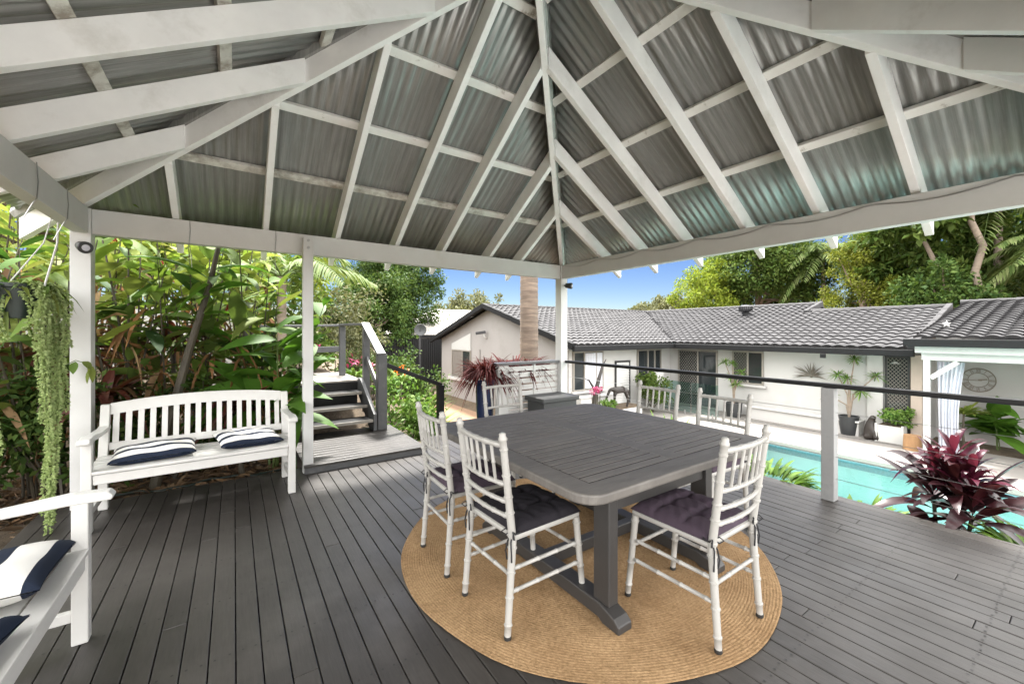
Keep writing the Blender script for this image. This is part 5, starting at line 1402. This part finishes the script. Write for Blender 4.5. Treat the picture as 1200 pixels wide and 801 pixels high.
MB().bb(13.53, 13.92, 2.89, 3.31, G+.421, G+.43).build('soil', 'soil', bxp)
m = MB(); 
for x, y in ((13.49, 2.85), (13.49, 3.35)): m.bb(x-.02, x+.02, y-.02, y+.02, G, G+.46)
m.build('corner_post', 'white_paint', bxp)
shrub('potted_shrub', 'small leafy shrub growing in the white planter box', (13.72, 3.08, G+.43), (.28, .28, .20), 'shrub', 150, 24, 40, .08, .04)
m = MB(); m.tube([(13.2, 2.62, G), (13.2, 2.62, G+.34)], [.17, .155], 14); tag(m.build('log_stump', 'timber_raw'), 'short cut log standing in front of the white planter box', 'log')
# grazing horse sculpture
hx_, hy_ = 10.1, 8.75; f_ = V(-.826, .563, 0); s_ = V(.563, .826, 0); gz = -1.0; ks = .66
def hp(a, b, z, r): p = V(hx_, hy_, gz)+f_*a*ks+s_*b*ks; return (p.x, p.y, p.z+z*ks, r*ks)
rb = thing('raised_bed', 'low white rendered garden bed that carries the horse sculpture', 'planter', (10.1, 8.85, G))
MB().bb(9.3, 10.95, 8.55, 9.2, G-.02, -1.05).build('wall', 'house_white', rb, .01); MB().bb(9.33, 10.92, 8.58, 9.17, -1.049, -1.0).build('soil', 'soil', rb)
J = [hp(-.05, 0, .80, .155), hp(-.30, 0, .84, .15), hp(.20, 0, .82, .15), hp(.34, 0, .86, .10), hp(.48, 0, .80, .075), hp(.56, 0, .60, .065), hp(.62, 0, .46, .06), hp(.68, 0, .30, .038), hp(.58, .04, .66, .018), hp(-.42, 0, .78, .05), hp(-.47, 0, .55, .025)]
Ed = [(0, 1), (0, 2), (2, 3), (3, 4), (4, 5), (5, 6), (6, 7), (5, 8), (1, 9), (9, 10)]
for b in (-.09, .09):
    i = len(J); J += [hp(.24, b, .55, .055), hp(.25, b, .30, .034), hp(.24, b, .05, .028), hp(.27, b, .0, .032)]; Ed += [(2, i), (i, i+1), (i+1, i+2), (i+2, i+3)]
    i = len(J); J += [hp(-.32, b, .58, .075), hp(-.40, b, .32, .034), hp(-.36, b, .05, .028), hp(-.33, b, .0, .032)]; Ed += [(1, i), (i, i+1), (i+1, i+2), (i+2, i+3)]
statue('horse_sculpture', 'dark grazing horse sculpture in front of the house beyond the table', J, Ed)
# curved driftwood sculpture with pink flowers
m = MB(); m.tube([(6.3, 6.2, G), (6.35, 6.25, -.5), (6.45, 6.25, .1), (6.62, 6.22, .62), (6.72, 6.2, .78)], [.05, .06, .05, .03, .006], 8); m.tube([(6.42, 6.25, .12), (6.30, 6.3, .33), (6.15, 6.36, .40)], [.03, .02, .006], 7)
tag(m.build('curved_sculpture', 'bronze'), 'curved dark branch sculpture just right of the back corner post', 'sculpture')
shrub('pink_flower_bush', 'small bush of magenta flowers beneath the curved dark sculpture', (6.2, 6.0, G), (.11, .10, .07), 'flower_pink', 155, 9, 20, .04, .025, cz=1.56)
shrub('bed_shrub', 'green shrub against the house between the louvre door and the pier', (11.9, 8.9, -1.4), (.55, .4, .65), 'tree_mid', 156, 36, 55, .10, .05, cz=.85)
shrub('bed_shrub', 'yellowish low shrub at the feet of the horse sculpture', (9.6, 8.85, -1.0), (.22, .2, .12), 'shrub', 157, 14, 30, .07, .035)
ginger(14.9, 1.45, G, 5, 1.15, 'fleshy dark leaved plant in front of the verandah wall under the clock', 'paddle', seed=63, LL=.6, WW=.24, lo=.3, lean=.3, spread=.15, cat_='plant', dry=0, name='rubber_plant', stem='green_stem', group=None)
strap_plant('verandah_plant', 'small lime plant beside the gathered verandah curtain', 'plant', (14.3, 1.95, -.6), 50, .5, .08, 'ginger_lime', 158, up=(.3, 1.6), droop=(.2, .6), stem=G)
vb_ = MB(); 
for k in range(5): vb_.bb(14.2, 14.7, -1.3+k*.001, -.2, G, G+.42) if k == 0 else None
tag(vb_.build('verandah_bench', 'white_paint', bevel=.01), 'low white block seat on the verandah behind the burgundy plant', 'seat')

# ------------------------------------------------------------------ trees beyond
tg = 'trees beyond the house'
tree('broad_tree', 'broad dense green tree rising behind the middle of the tiled roof', 'tree', (36.2, 16.5, -1), 10, (36.2, 16.5, 6.2), (4.7, 4.7, 4.6), 'tree_mid', 190, 230, .25, .12, seed=1, r0=.35, group=tg)
tree('yellow_tree', 'yellow leaved tree at the left flank of the broad green tree', 'tree', (31.3, 18.6, -1), 7, (31.3, 18.6, 4.0), (2.0, 2.0, 2.4), 'tree_yellow', 90, 130, .20, .10, seed=2, group=tg)
tree('golden_conifer', 'golden conifer with a pointed top right of the broad tree', 'tree', (33.3, 8.75, -1), 8, (33.3, 8.75, 3.2), (2.2, 2.2, 3.4), 'conifer', 120, 140, .17, .07, seed=3, group=tg, clr=(.14, .28))
tree('golden_conifer', 'slim upper spire of the golden conifer rising highest', 'tree', (33.6, 8.95, 1), 8, (33.6, 8.95, 6.0), (1.1, 1.1, 1.9), 'conifer', 60, 110, .16, .07, seed=33, group=tg, clr=(.2, .36))
palm('fan_palm', 'shaggy palm behind the golden conifer', (36.5, 12.1, -1), 8.3, 24, 3.4, 'palm', 21, r=.18, droop=.75, ll=.9, nl=30, group='palms beyond the house', lw=.12, rings=False, up=(-.45, 1.1))
palm('fan_palm', 'palm at the far right with fronds hanging beside the pale straight trunk', (33.2, 3.3, -1), 9.6, 22, 3.4, 'palm', 22, r=.20, droop=.8, ll=.8, nl=24, group='palms beyond the house', lw=.12, rings=False, up=(-.45, 1.1))
palm('fan_palm', 'low palm with drooping fronds at the right edge of the photo', (31.5, 1.4, -1), 6.2, 20, 3.2, 'palm', 23, r=.20, droop=.8, ll=.8, nl=24, group='palms beyond the house', lw=.12, rings=False, up=(-.45, 1.1))
palm('fan_palm', 'palm rising behind the leafy tree with big compound leaves', (40, 9.0, -1), 11.5, 20, 3.6, 'palm', 24, r=.22, droop=.7, ll=.9, nl=22, group='palms beyond the house', lw=.12, rings=False, up=(-.45, 1.1))
tree('big_leaf_tree', 'tree with long sprays of large leaves right of the golden conifer', 'tree', (34.6, 5.2, -1), 9, (34.4, 6.0, 6.3), (3.0, 3.0, 2.4), 'tree_mid', 90, 90, .42, .15, seed=5, r0=.2, group=tg, bark='pale_bark', flat=.55)
tree('shade_tree', 'dark tree filling the gap behind the golden conifer and big leaf tree', 'tree', (40.5, 8.0, -1), 9, (40.5, 8.0, 4.5), (4.0, 4.0, 4.2), 'tree_dark', 130, 150, .26, .13, seed=6, group=tg)
tree('shade_tree', 'dark tall tree behind the pale trunks', 'tree', (42.5, 4.0, -1), 12, (42.5, 4.0, 6.0), (4.5, 4.5, 5.6), 'tree_dark', 140, 150, .28, .13, seed=8, group=tg)
tree('shade_tree', 'dark tree cut off by the right edge of the photo', 'tree', (38, -1.5, -1), 12, (38, -1.5, 6.0), (4.5, 4.5, 5.6), 'tree_dark', 140, 130, .28, .13, seed=9, group=tg)
tree('shade_tree', 'dark low tree right behind the near roof ridge below the pale trunks', 'tree', (30.5, 4.6, -1), 6, (30.5, 4.6, 2.4), (2.6, 2.6, 1.9), 'tree_dark', 90, 140, .22, .11, seed=10, group=tg)
def bare_trunk(label, pts, rad, seed, top):
    root = thing('pale_trunk_tree', label, 'tree', pts[0], 'pale trunked trees')
    MB().tube(pts, rad, 10).build('trunk', 'pale_bark', root)
    (v, q), C = crown(top, (2.2, 2.2, 1.5), 50, 60, .42, .2, seed=seed); arr_mesh('crown', v, q, 'tree_mid', root)
bare_trunk('tree with a pale sinuous trunk behind the near tiled roof', [(30.6, 3.6, -1), (30.5, 3.55, 3.0), (30.2, 3.75, 4.3), (30.4, 3.5, 5.6), (30.0, 3.85, 6.8), (30.2, 3.9, 8.3)], [.19, .165, .15, .14, .13, .10], 41, (30.2, 3.9, 9.2))
bare_trunk('tree with a short pale trunk slanting left behind the near roof', [(31.8, 4.3, -1), (31.5, 4.5, 2.8), (31.2, 4.95, 4.0), (30.9, 5.3, 5.2), (30.6, 5.6, 6.2)], [.17, .15, .13, .11, .09], 42, (30.6, 5.8, 7.6))
tg2 = 'trees beyond the left garden'
tree('round_dark_tree', 'dense dark green tree beyond the stairs left of the sky', 'tree', (9.0, 25.2, -1), 7, (8.3, 25.6, 3.2), (2.35, 2.2, 3.1), 'tree_dark', 190, 220, .17, .085, seed=11, group=tg2, r0=.25)
tree('round_dark_tree', 'dark lower tree under the palm frond beside the dense round one', 'tree', (6.0, 23.5, -1), 6, (6.0, 23.5, 2.2), (2.3, 2.0, 2.6), 'tree_dark', 120, 160, .17, .085, seed=12, group=tg2)
tree('grey_gum', 'hazy grey green tree behind the neighbouring roof', 'tree', (18.7, 35.6, -1), 6, (18.7, 35.6, 2.6), (3.2, 2.6, 2.3), 'tree_grey', 90, 70, .34, .14, seed=13, group=tg2)
tree('grey_gum', 'hazy grey green tree peeping over the gable ridge', 'tree', (23.8, 38.5, -1), 6, (23.8, 38.5, 2.8), (3.0, 2.4, 2.0), 'tree_grey', 70, 70, .34, .14, seed=14, group=tg2)
for i, (x, y, z, r_, lb) in enumerate([(47.5, 34.5, 3.9, 1.9, 'small far treetop over the roof valley'), (49.2, 39.1, 3.9, 1.5, 'tiny far treetop over the ridge just right of the corner post'), (44.8, 30.5, 4.2, 1.9, 'far grey treetop left of the yellow tree'), (51, 37, 3.6, 1.4, 'far treetop between the two small ones on the skyline')]):
    tree('far_tree', lb, 'tree', (x, y, 0), 5, (x, y, z), (r_*1.3, r_, r_), 'tree_grey', 40, 50, .36, .18, seed=50+i, group='distant treetops on the skyline')
tree('left_tree', 'tall leafy tree behind the left garden filling the sky above the gingers', 'tree', (-3.6, 13.0, .5), 7, (-3.4, 13.0, 4.2), (3.2, 2.2, 2.8), 'ginger_lime', 130, 70, .30, .13, seed=15, group=tg2)
tree('left_tree', 'bright leafy tree behind the slim middle post', 'tree', (.3, 14.0, .5), 7, (.2, 14.0, 4.2), (2.2, 1.8, 2.5), 'tree_yellow', 90, 60, .28, .12, seed=16, group=tg2)
tree('left_tree', 'bright leafy tree farthest left beyond the hanging basket', 'tree', (-6.5, 11.0, .5), 7, (-6.3, 11.0, 3.8), (2.4, 1.8, 2.6), 'ginger_lime', 90, 60, .28, .12, seed=18, group=tg2)
